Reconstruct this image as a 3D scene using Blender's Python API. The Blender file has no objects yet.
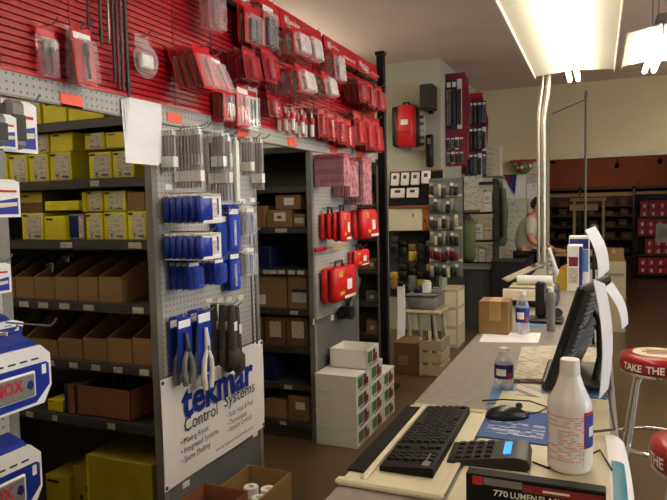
import bpy, math, random
from mathutils import Vector, Matrix
random.seed(7)
scene = bpy.context.scene
COL = scene.collection

# ------------------------------------------------------------------ camera
F_PX, CXP, CYP, EYE = 626.03, 333.5, 250.0, 1.58
ROT = Matrix(((0.92130631, -0.00621036, 0.388788),
              (0.38826381, 0.06899206, -0.91896208),
              (-0.0211162, 0.99759788, 0.06597407)))
cam_data = bpy.data.cameras.new('camera')
cam = bpy.data.objects.new('camera', cam_data)
COL.objects.link(cam)
cam.matrix_world = Matrix.Translation((0, 0, EYE)) @ ROT.to_4x4()
cam_data.sensor_width = 36.0
cam_data.lens = F_PX / 667.0 * 36.0
cam_data.clip_start = 0.05
cam_data.clip_end = 80
scene.camera = cam

# ------------------------------------------------------------------ world, exposure
world = bpy.data.worlds.new('world'); scene.world = world
world.use_nodes = True
world.node_tree.nodes['Background'].inputs[0].default_value = (0.75, 0.85, 1.0, 1)
world.node_tree.nodes['Background'].inputs[1].default_value = 1.2
scene.view_settings.view_transform = 'Standard'
scene.view_settings.look = 'None'
scene.view_settings.gamma = 1.0
scene.view_settings.use_curve_mapping = False
scene.view_settings.exposure = 0.0
TUBE_STRENGTH = 25.0
# daylight entering by the shop window wall to the right
dl = bpy.data.lights.new('window_daylight', 'AREA'); dl.shape = 'RECTANGLE'
dl.size, dl.size_y, dl.energy, dl.color = 9.0, 2.0, 800, (0.86, 0.93, 1.0)
dlo = bpy.data.objects.new('window_daylight', dl); COL.objects.link(dlo)
dlo.location = (6.9, 2.8, 1.75); dlo.rotation_euler = (0, math.radians(90), 0)

# ------------------------------------------------------------------ helpers
def P(px, py, X=None, Y=None, Z=None):
    d = ROT @ Vector((px - CXP, -(py - CYP), -F_PX))
    if X is not None: t = X / d.x
    elif Y is not None: t = Y / d.y
    else: t = (Z - EYE) / d.z
    return Vector((0, 0, EYE)) + d * t

def srgb(c):
    return tuple(((v / 255.0) / 12.92 if v / 255.0 <= 0.04045 else ((v / 255.0 + 0.055) / 1.055) ** 2.4) for v in c)

MATS = {}
def M(name, rgb, rough=0.5, metal=0.0, var=0.10, scale=9.0, spec=0.5, emit=0.0, bump=0.0):
    m = bpy.data.materials.new(name); m.use_nodes = True
    nt = m.node_tree; b = nt.nodes['Principled BSDF']
    c = srgb(rgb)
    b.inputs['Roughness'].default_value = rough
    b.inputs['Metallic'].default_value = metal
    b.inputs['Specular IOR Level'].default_value = spec
    tc = nt.nodes.new('ShaderNodeTexCoord')
    nz = nt.nodes.new('ShaderNodeTexNoise'); nz.inputs['Scale'].default_value = scale; nz.inputs['Detail'].default_value = 4
    rp = nt.nodes.new('ShaderNodeValToRGB')
    rp.color_ramp.elements[0].position = 0.3; rp.color_ramp.elements[1].position = 0.7
    rp.color_ramp.elements[0].color = tuple(v * (1 - var) for v in c) + (1,)
    rp.color_ramp.elements[1].color = tuple(min(1, v * (1 + var)) for v in c) + (1,)
    nt.links.new(tc.outputs['Object'], nz.inputs['Vector'])
    nt.links.new(nz.outputs['Fac'], rp.inputs['Fac'])
    nt.links.new(rp.outputs['Color'], b.inputs['Base Color'])
    if bump:
        bp = nt.nodes.new('ShaderNodeBump'); bp.inputs['Strength'].default_value = bump
        nt.links.new(nz.outputs['Fac'], bp.inputs['Height']); nt.links.new(bp.outputs['Normal'], b.inputs['Normal'])
    if emit:
        b.inputs['Emission Color'].default_value = c + (1,)
        b.inputs['Emission Strength'].default_value = emit
    MATS[name] = m
    return m

def mat_pegboard(name, rgb, pitch=0.0262):
    m = M(name, rgb, 0.6, var=0.05, scale=3)
    nt = m.node_tree; b = nt.nodes['Principled BSDF']
    tc = nt.nodes.new('ShaderNodeTexCoord'); sp = nt.nodes.new('ShaderNodeSeparateXYZ')
    nt.links.new(tc.outputs['Object'], sp.inputs[0])
    def frac(out):
        a = nt.nodes.new('ShaderNodeMath'); a.operation = 'DIVIDE'; a.inputs[1].default_value = pitch
        nt.links.new(out, a.inputs[0])
        f = nt.nodes.new('ShaderNodeMath'); f.operation = 'FRACT'; nt.links.new(a.outputs[0], f.inputs[0])
        s = nt.nodes.new('ShaderNodeMath'); s.operation = 'SUBTRACT'; s.inputs[1].default_value = 0.5
        nt.links.new(f.outputs[0], s.inputs[0])
        p = nt.nodes.new('ShaderNodeMath'); p.operation = 'POWER'; p.inputs[1].default_value = 2
        nt.links.new(s.outputs[0], p.inputs[0]); return p.outputs[0]
    ad = nt.nodes.new('ShaderNodeMath'); ad.operation = 'ADD'
    nt.links.new(frac(sp.outputs['Y']), ad.inputs[0]); nt.links.new(frac(sp.outputs['Z']), ad.inputs[1])
    lt = nt.nodes.new('ShaderNodeMath'); lt.operation = 'LESS_THAN'; lt.inputs[1].default_value = 0.028
    nt.links.new(ad.outputs[0], lt.inputs[0])
    mx = nt.nodes.new('ShaderNodeMixRGB'); mx.inputs[2].default_value = (0.02, 0.018, 0.016, 1)
    src = b.inputs['Base Color'].links[0].from_socket
    hm = nt.nodes.new('ShaderNodeMath'); hm.operation = 'MULTIPLY'; hm.inputs[1].default_value = 0.7; nt.links.new(lt.outputs[0], hm.inputs[0])
    nt.links.new(hm.outputs[0], mx.inputs[0]); nt.links.new(src, mx.inputs[1]); nt.links.new(mx.outputs[0], b.inputs['Base Color'])
    return m

def mat_print(name, paper, ink, rows=90.0, dens=0.55, rough=0.6, flat=False):
    """paper with rows of small print (flat lettering too small to read)"""
    m = M(name, paper, rough, var=0.04, scale=4)
    nt = m.node_tree; b = nt.nodes['Principled BSDF']
    tc = nt.nodes.new('ShaderNodeTexCoord'); sp = nt.nodes.new('ShaderNodeSeparateXYZ'); nt.links.new(tc.outputs['Object'], sp.inputs[0])
    a = nt.nodes.new('ShaderNodeMath'); a.operation = 'ADD'; nt.links.new(sp.outputs['X'], a.inputs[0])
    if not flat: nt.links.new(sp.outputs['Y'], a.inputs[1])
    c2 = nt.nodes.new('ShaderNodeMath'); c2.operation = 'MULTIPLY_ADD'; c2.inputs[1].default_value = 1.0 if flat else 0.0; nt.links.new(sp.outputs['Y'], c2.inputs[0]); nt.links.new(sp.outputs['Z'], c2.inputs[2])
    cb = nt.nodes.new('ShaderNodeCombineXYZ'); nt.links.new(a.outputs[0], cb.inputs[0]); nt.links.new(c2.outputs[0], cb.inputs[1])
    mp = nt.nodes.new('ShaderNodeMapping'); mp.inputs['Scale'].default_value = (rows * 0.7, rows, 1); nt.links.new(cb.outputs[0], mp.inputs[0])
    fl = nt.nodes.new('ShaderNodeVectorMath'); fl.operation = 'FLOOR'; nt.links.new(mp.outputs[0], fl.inputs[0])
    wn = nt.nodes.new('ShaderNodeTexWhiteNoise'); nt.links.new(fl.outputs[0], wn.inputs['Vector'])
    g = nt.nodes.new('ShaderNodeMath'); g.operation = 'LESS_THAN'; g.inputs[1].default_value = dens; nt.links.new(wn.outputs['Value'], g.inputs[0])
    fs = nt.nodes.new('ShaderNodeSeparateXYZ'); nt.links.new(mp.outputs[0], fs.inputs[0])
    fr = nt.nodes.new('ShaderNodeMath'); fr.operation = 'FRACT'; nt.links.new(fs.outputs['Y'], fr.inputs[0])
    h = nt.nodes.new('ShaderNodeMath'); h.operation = 'LESS_THAN'; h.inputs[1].default_value = 0.5; nt.links.new(fr.outputs[0], h.inputs[0])
    mu = nt.nodes.new('ShaderNodeMath'); mu.operation = 'MULTIPLY'; nt.links.new(g.outputs[0], mu.inputs[0]); nt.links.new(h.outputs[0], mu.inputs[1])
    mx = nt.nodes.new('ShaderNodeMixRGB'); mx.inputs[2].default_value = srgb(ink) + (1,)
    src = b.inputs['Base Color'].links[0].from_socket
    nt.links.new(mu.outputs[0], mx.inputs[0]); nt.links.new(src, mx.inputs[1]); nt.links.new(mx.outputs[0], b.inputs['Base Color'])
    return m

def mat_clear(name, rgb=(235, 235, 240), opac=0.35, rough=0.12):
    m = bpy.data.materials.new(name); m.use_nodes = True
    nt = m.node_tree; nt.nodes.clear()
    out = nt.nodes.new('ShaderNodeOutputMaterial'); tr = nt.nodes.new('ShaderNodeBsdfTransparent')
    pr = nt.nodes.new('ShaderNodeBsdfPrincipled'); mx = nt.nodes.new('ShaderNodeMixShader')
    pr.inputs['Base Color'].default_value = srgb(rgb) + (1,); pr.inputs['Roughness'].default_value = rough
    nz = nt.nodes.new('ShaderNodeTexNoise'); nz.inputs['Scale'].default_value = 22
    bp = nt.nodes.new('ShaderNodeBump'); bp.inputs['Strength'].default_value = 0.22
    tc = nt.nodes.new('ShaderNodeTexCoord'); nt.links.new(tc.outputs['Object'], nz.inputs['Vector'])
    nt.links.new(nz.outputs['Fac'], bp.inputs['Height']); nt.links.new(bp.outputs['Normal'], pr.inputs['Normal'])
    mr = nt.nodes.new('ShaderNodeMapRange'); mr.inputs['From Min'].default_value = 0.35; mr.inputs['From Max'].default_value = 0.65
    mr.inputs['To Min'].default_value = opac * 0.5; mr.inputs['To Max'].default_value = min(1, opac * 1.5)
    lw0 = nt.nodes.new('ShaderNodeLayerWeight'); lw0.inputs['Blend'].default_value = 0.5; nt.links.new(bp.outputs['Normal'], lw0.inputs['Normal'])
    lw = nt.nodes.new('ShaderNodeMath'); lw.operation = 'POWER'; lw.inputs[1].default_value = 3.0; nt.links.new(lw0.outputs['Facing'], lw.inputs[0])
    mlt = nt.nodes.new('ShaderNodeMath'); mlt.operation = 'MULTIPLY_ADD'; mlt.inputs[1].default_value = 0.8; mlt.use_clamp = True
    nt.links.new(nz.outputs['Fac'], mr.inputs['Value']); nt.links.new(lw.outputs[0], mlt.inputs[0]); nt.links.new(mr.outputs[0], mlt.inputs[2]); nt.links.new(mlt.outputs[0], mx.inputs[0])
    nt.links.new(tr.outputs[0], mx.inputs[1]); nt.links.new(pr.outputs[0], mx.inputs[2]); nt.links.new(mx.outputs[0], out.inputs[0])
    MATS[name] = m
    return m

# ---- geometry collector
class G:
    def __init__(s): s.v = []; s.f = []; s.mi = []; s.cur = 0
    def mat(s, i): s.cur = i; return s
    def face(s, idx): s.f.append(tuple(idx)); s.mi.append(s.cur)
    def box(s, x0, x1, y0, y1, z0, z1):
        b = len(s.v)
        for z in (z0, z1):
            for (x, y) in ((x0, y0), (x1, y0), (x1, y1), (x0, y1)): s.v.append(Vector((x, y, z)))
        for q in ((3, 2, 1, 0), (4, 5, 6, 7), (0, 1, 5, 4), (1, 2, 6, 5), (2, 3, 7, 6), (3, 0, 4, 7)): s.face([b + i for i in q])
        return s
    def rbox(s, x0, x1, y0, y1, z0, z1, r):
        r = min(r, abs(x1 - x0) * .49, abs(y1 - y0) * .49, abs(z1 - z0) * .49)
        b = len(s.v); idx = {}
        X = (x0, x1); Y = (y0, y1); Z = (z0, z1)
        for i in (0, 1):
            for j in (0, 1):
                for k in (0, 1):
                    sx, sy, sz = (1 - 2 * i) * r, (1 - 2 * j) * r, (1 - 2 * k) * r
                    for a in range(3):
                        p = [X[i] + sx, Y[j] + sy, Z[k] + sz]
                        p[a] = (X[i], Y[j], Z[k])[a]
                        idx[(i, j, k, a)] = len(s.v); s.v.append(Vector(p))
        def q(l):
            s.face(l)
        for a in range(3):
            o = [t for t in range(3) if t != a]
            for e in (0, 1):
                l = []
                for (u, w) in ((0, 0), (1, 0), (1, 1), (0, 1)):
                    t = [0, 0, 0]; t[a] = e; t[o[0]] = u; t[o[1]] = w; l.append(idx[tuple(t) + (a,)])
                if (e == 0) != (a == 1): l.reverse()
                q(l)
        for a in range(3):
            o = [t for t in range(3) if t != a]
            for u in (0, 1):
                for w in (0, 1):
                    t0 = [0, 0, 0]; t0[o[0]] = u; t0[o[1]] = w; t1 = list(t0); t1[a] = 1
                    q([idx[tuple(t0) + (o[0],)], idx[tuple(t1) + (o[0],)], idx[tuple(t1) + (o[1],)], idx[tuple(t0) + (o[1],)]])
        for i in (0, 1):
            for j in (0, 1):
                for k in (0, 1): q([idx[(i, j, k, 0)], idx[(i, j, k, 1)], idx[(i, j, k, 2)]])
        return s
    def ring(s, c, ax, r, n, ref=None):
        ax = Vector(ax).normalized()
        u = ax.orthogonal().normalized() if ref is None else ref
        w = ax.cross(u)
        b = len(s.v)
        for i in range(n):
            t = 2 * math.pi * i / n
            s.v.append(Vector(c) + (u * math.cos(t) + w * math.sin(t)) * r)
        return b
    def cyl(s, p0, p1, r0, r1=None, n=12, caps=True):
        p0, p1 = Vector(p0), Vector(p1); r1 = r0 if r1 is None else r1
        ax = (p1 - p0).normalized(); u = ax.orthogonal().normalized()
        a = s.ring(p0, ax, r0, n, u); b = s.ring(p1, ax, r1, n, u)
        for i in range(n): s.face((a + i, a + (i + 1) % n, b + (i + 1) % n, b + i))
        if caps: s.face([a + i for i in range(n - 1, -1, -1)]); s.face([b + i for i in range(n)])
        return s
    def tube(s, pts, r, n=6, caps=True):
        pts = [Vector(p) for p in pts]; rs = r if isinstance(r, (list, tuple)) else [r] * len(pts)
        prev = None; u = None
        for i, p in enumerate(pts):
            d = (pts[min(i + 1, len(pts) - 1)] - pts[max(i - 1, 0)]).normalized()
            if u is None: u = d.orthogonal().normalized()
            u = (u - d * u.dot(d)).normalized()
            a = s.ring(p, d, rs[i], n, u)
            if prev is not None:
                for k in range(n): s.face((prev + k, prev + (k + 1) % n, a + (k + 1) % n, a + k))
            elif caps: s.face([a + k for k in range(n - 1, -1, -1)])
            prev = a
        if caps: s.face([prev + k for k in range(n)])
        return s
    def lathe(s, prof, n=20, c=(0, 0, 0)):
        c = Vector(c); prev = None
        for (r, z) in prof:
            a = len(s.v)
            for k in range(n):
                t = 2 * math.pi * k / n; s.v.append(c + Vector((r * math.cos(t), r * math.sin(t), z)))
            if prev is not None:
                for k in range(n): s.face((prev + k, prev + (k + 1) % n, a + (k + 1) % n, a + k))
            else: s.face([a + k for k in range(n - 1, -1, -1)])
            prev = a
        s.face([prev + k for k in range(n)])
        return s
    def prism(s, pts, a, b, axis='Y'):
        """outline in the two other axes, extruded along axis from a to b"""
        def mk(p, t):
            if axis == 'X': return Vector((t, p[0], p[1]))
            if axis == 'Y': return Vector((p[0], t, p[1]))
            return Vector((p[0], p[1], t))
        n = len(pts); o = len(s.v)
        for p in pts: s.v.append(mk(p, a))
        for p in pts: s.v.append(mk(p, b))
        s.face([o + i for i in range(n)]); s.face([o + n + i for i in range(n - 1, -1, -1)])
        for i in range(n): s.face((o + i, o + n + i, o + n + (i + 1) % n, o + (i + 1) % n))
        return s
    def sphere(s, c, rx, ry, rz, n=10, m=7):
        c = Vector(c); rows = []
        for j in range(m + 1):
            ph = math.pi * j / m; a = len(s.v)
            for i in range(n):
                t = 2 * math.pi * i / n
                s.v.append(c + Vector((rx * math.sin(ph) * math.cos(t), ry * math.sin(ph) * math.sin(t), rz * math.cos(ph))))
            rows.append(a)
        for j in range(m):
            for i in range(n): s.face((rows[j] + i, rows[j + 1] + i, rows[j + 1] + (i + 1) % n, rows[j] + (i + 1) % n))
        return s
    def sheet(s, fn, nu, nv, t=0.0012):
        """thin solid sheet from fn(u, v) -> point"""
        top = [[Vector(fn(i / nu, j / nv)) for j in range(nv + 1)] for i in range(nu + 1)]
        base = len(s.v); W = nv + 1
        nrm = []
        for i in range(nu + 1):
            for j in range(nv + 1):
                a = top[min(i + 1, nu)][j] - top[max(i - 1, 0)][j]; b = top[i][min(j + 1, nv)] - top[i][max(j - 1, 0)]
                nn = a.cross(b); nn = nn.normalized() if nn.length > 1e-9 else Vector((0, 0, 1)); nrm.append(nn)
                s.v.append(top[i][j] + nn * t * .5)
        o2 = len(s.v)
        for i in range(nu + 1):
            for j in range(nv + 1): s.v.append(top[i][j] - nrm[i * W + j] * t * .5)
        for i in range(nu):
            for j in range(nv):
                q = (i * W + j, (i + 1) * W + j, (i + 1) * W + j + 1, i * W + j + 1)
                s.face([base + k for k in q]); s.face([o2 + k for k in reversed(q)])
        for i in range(nu):
            for j in (0, nv):
                a, b = i * W + j, (i + 1) * W + j; s.face((base + a, o2 + a, o2 + b, base + b))
        for j in range(nv):
            for i in (0, nu):
                a, b = i * W + j, i * W + j + 1; s.face((base + a, base + b, o2 + b, o2 + a))
        return s
    def xf(s, mtx, start=0):
        for i in range(start, len(s.v)): s.v[i] = mtx @ s.v[i]
        return s

def mesh_of(g, name, mats, smooth=None):
    me = bpy.data.meshes.new(name)
    me.from_pydata([tuple(v) for v in g.v], [], g.f)
    if not isinstance(mats, (list, tuple)): mats = [mats]
    for m in mats: me.materials.append(MATS[m] if isinstance(m, str) else m)
    if len(mats) > 1: me.polygons.foreach_set('material_index', g.mi)
    import bmesh
    bm = bmesh.new(); bm.from_mesh(me); bmesh.ops.recalc_face_normals(bm, faces=bm.faces); bm.to_mesh(me); bm.free()
    if smooth:
        me.polygons.foreach_set('use_smooth', [True] * len(me.polygons))
        me.set_sharp_from_angle(angle=math.radians(smooth))
    me.update()
    return me

def tag(o, label=None, cat=None, group=None, kind=None):
    if label: o['label'] = label
    if cat: o['category'] = cat
    if group: o['group'] = group
    if kind: o['kind'] = kind
    return o
def thing(name, label, cat, loc=(0, 0, 0), rz=0.0, group=None):
    o = bpy.data.objects.new(name, None); COL.objects.link(o); o.empty_display_size = 0.05
    o.location = loc; o.rotation_euler = (0, 0, rz)
    return tag(o, label, cat, group)
def origin_of(parent):
    v = Vector((0, 0, 0)); p = parent
    while p is not None: v += p.location; p = p.parent
    return v
def part(parent, name, g, mats, smooth=None, world=False, label=None):
    """world=True: the collector's points are world points, moved into the parent's frame"""
    if world and parent is not None:
        o0 = origin_of(parent); g.xf(Matrix.Translation(-o0))
    o = bpy.data.objects.new(name, mesh_of(g, name, mats, smooth)); COL.objects.link(o); o.parent = parent
    if label: o['label'] = label
    return o
def solo(name, g, mats, label, cat, group=None, smooth=None, base=None):
    """a thing that is one mesh, its origin at its base"""
    if base is None:
        base = Vector((sum(v.x for v in g.v) / len(g.v), sum(v.y for v in g.v) / len(g.v), min(v.z for v in g.v)))
    base = Vector(base); g.xf(Matrix.Translation(-base))
    o = part(None, name, g, mats, smooth); o.location = base
    return tag(o, label, cat, group)
def struct(name, g, mats, label, cat, parent=None):
    o = part(parent, name, g, mats)
    return tag(o, label, cat, None, 'structure') if parent is None else o
def copy_tree(o, parent=None):
    c = o.copy(); COL.objects.link(c); c.parent = parent
    for ch in o.children: copy_tree(ch, c)
    return c
def clone(root, loc, label, rot=None):
    c = copy_tree(root); c.location = loc; c['label'] = label
    if rot is not None: c.rotation_euler = rot
    return c
ORD = ['first', 'second', 'third', 'fourth', 'fifth', 'sixth', 'seventh', 'eighth', 'ninth', 'tenth', 'eleventh', 'twelfth', 'thirteenth',
       'fourteenth', 'fifteenth', 'sixteenth', 'seventeenth', 'eighteenth', 'nineteenth', 'twentieth']
ORIENT = {'X': Matrix(((0, 0, 1), (1, 0, 0), (0, 1, 0))), 'Y': Matrix(((1, 0, 0), (0, 0, -1), (0, 1, 0))), 'Z': Matrix.Identity(3)}
_txt = {}
def text_geo(s, size, bold=0.0, shear=0.0, depth=0.0006, width=None):
    """flat lettering as mesh, left-bottom at 0,0; width: squeeze to this width"""
    key = (s, bold, shear)
    if key not in _txt:
        cu = bpy.data.curves.new('t', 'FONT'); cu.body = s; cu.size = 1.0; cu.shear = shear; cu.offset = bold; cu.resolution_u = 2
        ob = bpy.data.objects.new('t', cu); COL.objects.link(ob)
        dg = bpy.context.evaluated_depsgraph_get(); me = bpy.data.meshes.new_from_object(ob.evaluated_get(dg))
        vs = [v.co.copy() for v in me.vertices]; fs = [tuple(p.vertices) for p in me.polygons]
        bpy.data.objects.remove(ob); bpy.data.curves.remove(cu); bpy.data.meshes.remove(me)
        x0 = min(v.x for v in vs); y0 = min(v.y for v in vs)
        _txt[key] = ([v - Vector((x0, y0, 0)) for v in vs], fs)
    vs, fs = _txt[key]
    g = G(); W = max(v.x for v in vs)
    sx = size if width is None else width / W
    for v in vs: g.v.append(Vector((v.x * sx, v.y * size, depth)))
    for f in fs: g.face(f)
    return g
def lettering(parent, s, at, orient, size, mat, bold=0.0, shear=0.0, width=None, name='lettering', rot=None):
    g = text_geo(s, size, bold, shear, width=width)
    R3 = ORIENT[orient].to_4x4()
    if rot is not None: R3 = rot @ R3
    g.xf(Matrix.Translation(Vector(at)) @ R3)
    return part(parent, name, g, mat, world=True)

# ------------------------------------------------------------------ materials
M('floor_vinyl', (88, 71, 46), 0.32, var=0.18, scale=1.6)
M('ceiling_paint', (228, 204, 194), 0.9, var=0.03, scale=2)
M('wall_cream', (212, 203, 166), 0.85, var=0.04, scale=1.5)
M('wall_green', (184, 184, 164), 0.85, var=0.05, scale=1.5)
M('wall_rust', (150, 82, 56), 0.8, var=0.15, scale=1.2)
M('trim', (205, 198, 170), 0.6)
M('steel_dark', (66, 64, 62), 0.5, 0.3, var=0.12)
M('steel_shelf', (74, 72, 70), 0.5, 0.3, var=0.15)
M('steel_grey', (128, 126, 120), 0.5, 0.2, var=0.08)
M('black_metal', (16, 16, 18), 0.4, 0.3)
mat_pegboard('pegboard', (168, 167, 163))
mat_pegboard('perforated_steel', (96, 98, 104))
M('slat_red', (166, 10, 24), 0.42, var=0.06, spec=0.35)
M('slat_back', (70, 8, 12), 0.6)
M('sign_red', (202, 22, 34), 0.3, var=0.04)
M('white_ink', (236, 232, 228), 0.6, var=0.02)
M('red', (196, 20, 30), 0.35)
M('case_red', (206, 24, 30), 0.42, var=0.08)
M('dark_red', (128, 14, 22), 0.4)
M('maroon', (126, 18, 52), 0.5)
M('orange_tag', (250, 92, 58), 0.5, var=0.03)
M('black', (18, 18, 20), 0.45)
M('black_gloss', (14, 14, 16), 0.3)
M('grey_plastic', (120, 120, 118), 0.45)
M('dark_grey', (52, 52, 54), 0.5)
M('white', (230, 228, 222), 0.5, var=0.03)
M('white_gloss', (240, 240, 238), 0.25, var=0.02)
M('paper', (236, 236, 238), 0.7, var=0.02)
M('blue', (22, 48, 148), 0.35)
M('deep_blue', (22, 38, 110), 0.4)
M('sky_blue', (90, 130, 180), 0.5)
M('teal', (40, 120, 140), 0.4)
M('yellow', (222, 210, 26), 0.55, var=0.08)
M('yellow_shaded', (178, 166, 38), 0.6, var=0.1)  # yellow with the shade of the lower shelves put into the colour
M('kraft', (142, 110, 66), 0.8, var=0.1)
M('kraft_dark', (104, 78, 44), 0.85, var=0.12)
M('kraft_red', (140, 84, 54), 0.85, var=0.12)
M('chrome', (210, 210, 212), 0.12, 1.0, var=0.03)
M('galvanised', (190, 186, 172), 0.3, 0.9, var=0.1)
M('wire', (160, 160, 162), 0.3, 0.9)
M('bit_bronze', (120, 100, 90), 0.35, 0.7)
M('bit_steel', (130, 130, 132), 0.3, 0.9)
M('beige', (214, 206, 178), 0.55, var=0.05)
M('beige_dark', (178, 168, 134), 0.6, var=0.06)
M('counter_grey', (138, 134, 126), 0.35, var=0.12, scale=40)
M('wood_orange', (170, 100, 40), 0.45, var=0.2, scale=14)
M('wood_pale', (176, 140, 92), 0.5, var=0.15, scale=12)
M('wood_dark', (58, 40, 30), 0.6, var=0.2, scale=12)
M('skin', (190, 128, 100), 0.55)
M('hair', (38, 28, 22), 0.7)
M('shirt', (190, 188, 168), 0.8, var=0.08)
M('trousers', (28, 28, 34), 0.8)
M('screen_blue', (60, 150, 255), 0.3, emit=1.2)
M('green', (60, 130, 80), 0.5)
M('olive', (104, 118, 70), 0.6)
M('gold', (196, 160, 50), 0.5)
M('tube_light', (255, 243, 222), 0.5, emit=TUBE_STRENGTH)
M('reflector', (250, 246, 230), 0.35, var=0.01)
mat_print('label_print', (196, 190, 172), (132, 128, 114), 150, 0.2)
mat_print('page_print', (188, 180, 160), (128, 112, 94), 90, 0.45, flat=True)
mat_print('pad_print', (60, 88, 142), (190, 196, 206), 110, 0.5, flat=True)
mat_print('sheet_print', (206, 204, 190), (160, 156, 144), 36, 0.35)
mat_print('bottle_print', (236, 234, 236), (222, 160, 160), 210, 0.55, 0.3)
M('black_card', (12, 12, 13), 0.6, spec=0.2)
M('vent_lit_grey', (104, 106, 112), 0.5)  # paler than the shell: light on the vent edges put into the colour
M('key_black', (20, 20, 22), 0.55, spec=0.3)
M('night_blue', (14, 24, 66), 0.5)
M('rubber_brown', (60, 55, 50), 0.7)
M('pad_blue', (60, 88, 142), 0.8)
M('jacket', (96, 102, 88), 0.85)
M('mat_cream', (196, 188, 158), 0.5, var=0.05)
M('stool_red', (152, 10, 20), 0.3, var=0.04)
mat_clear('clear', (232, 232, 236), 0.13, 0.06)
mat_clear('clear_dome', (226, 220, 222), 0.36, 0.08)
mat_clear('clear_blue', (70, 100, 210), 0.35, 0.12)
mat_clear('clear_red', (214, 70, 78), 0.24, 0.06)
mat_clear('clear_pink', (196, 140, 150), 0.55, 0.2)
mat_clear('clear_bottle', (225, 232, 238), 0.28, 0.05)
mat_clear('glass', (220, 232, 236), 0.10, 0.02)

# ================================================================== SETTING
CEIL = 3.40
YB = 10.3       # wall with the wide opening
YA = 7.75       # alcove wall behind the thermostat rack
XS = -1.80      # short side wall beyond the alcove
struct('floor', G().box(-4.8, 6.6, -3.1, 22.1, -0.1, 0), 'floor_vinyl', 'brown worn vinyl floor of the shop', 'floor')
struct('ceiling', G().box(-4.8, 6.6, -3.1, 22.1, CEIL, CEIL + .1), 'ceiling_paint', 'plain pinkish grey painted ceiling', 'ceiling')
struct('wall_left', G().box(-4.8, -4.6, -3.1, YA, 0, CEIL), 'wall_cream', 'pale wall behind the shelving rows', 'wall')
struct('wall_alcove', G().box(-4.6, XS, YA, YA + .15, 0, CEIL), 'wall_green', 'grey green wall behind the speaker and red backpack', 'wall')
struct('wall_side', G().box(XS - .15, XS, YA + .15, YB + .15, 0, CEIL), 'wall_green', 'short side wall carrying the maroon display boards', 'wall')
XO = P(549, 200, Y=YB).x; ZO = 2.26; XO2 = 3.6
wb = struct('wall_back', G().box(XS, XO, YB, YB + .15, 0, CEIL).box(XO, XO2, YB, YB + .15, ZO, CEIL).box(XO2, 6.6, YB, YB + .15, 0, CEIL), 'wall_cream',
            'cream wall above and beside the wide showroom opening', 'wall')
struct('trim_1', G().box(XO, XO2, YB - .02, YB, ZO, ZO + .06), 'trim', 'pale trim along the bottom of the cream wall', 'trim')
struct('wall_showroom', G().box(-4.8, 6.6, 21.0, 21.2, 0, CEIL), 'wall_rust', 'rust coloured rear wall of the dark showroom', 'wall')
struct('wall_showroom_left', G().box(-4.8, -4.6, YB + .15, 21, 0, CEIL), 'wall_rust', 'rust coloured left wall of the dark showroom', 'wall')
struct('wall_near', G().box(-4.8, 6.6, -3.3, -3.1, 0, CEIL), 'wall_cream', 'cream wall behind the counter position', 'wall')
g = G().box(6.5, 6.6, -3.1, 22, 0, .8).box(6.5, 6.6, -3.1, 22, 2.7, CEIL)
for yy in (-3.1, -1.6, 1.4, 4.4, 7.4): g.box(6.5, 6.6, yy - .06, yy + .06, .8, 2.7)
g.box(6.5, 6.6, 7.46, 22, .8, 2.7)
struct('wall_right', g, 'wall_cream', 'shop front wall with windows to the right', 'wall')
for i, (a, b) in enumerate(((-3.0, -1.66), (-1.54, 1.34), (1.46, 4.34), (4.46, 7.34))):
    w = struct('window_%d' % (i + 1), G().box(6.54, 6.56, a, b, .8, 2.7), 'glass', '%s shop front window pane from the near wall' % ORD[i], 'window')

# ------------------------------------------------------------------ ceiling fixtures
def light_fixture(xc, y0, y1, z, half, label, name='fluorescent_fixture'):
    t = thing(name, label, 'light fixture', (xc, (y0 + y1) / 2, z))
    for s in (-1, 1):
        g = G().prism([(xc + s * .015, z + .03), (xc + s * half, z - .005), (xc + s * half, z - .03), (xc + s * (half - .008), z - .03),
                       (xc + s * (half - .012), z - .008), (xc + s * .015, z + .018)], y0, y1, 'Y')
        part(t, 'reflector', g, 'reflector', world=True)
    part(t, 'channel', G().box(xc - .03, xc + .03, y0, y1, z + .03, z + .10), 'steel_grey', world=True)
    part(t, 'spine', G().box(xc + .004, xc + .012, y0, y1, z - .045, z + .03), 'steel_grey', world=True)
    n = max(1, round((y1 - y0) / 2.4)); L = (y1 - y0) / n
    for k in range(n):
        for s in (-.035, .035):
            a, b = y0 + k * L + .02, y0 + (k + 1) * L + (.04 if k == n - 1 else -.02)
            tb = part(t, 'tube', G().cyl((xc + s, a, z - .06), (xc + s, b, z - .06), .019, n=10), 'tube_light', smooth=40, world=True)
            part(tb, 'end_cap', G().cyl((xc + s, b, z - .06), (xc + s, b + .015, z - .06), .0195, n=10), 'white', smooth=40, world=True)
    for yy in (y0 + .3, y1 - .3):
        part(t, 'hanger_rod', G().cyl((xc, yy, z + .1), (xc, yy, CEIL), .006, n=6), 'wire', world=True)
    return t
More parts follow.
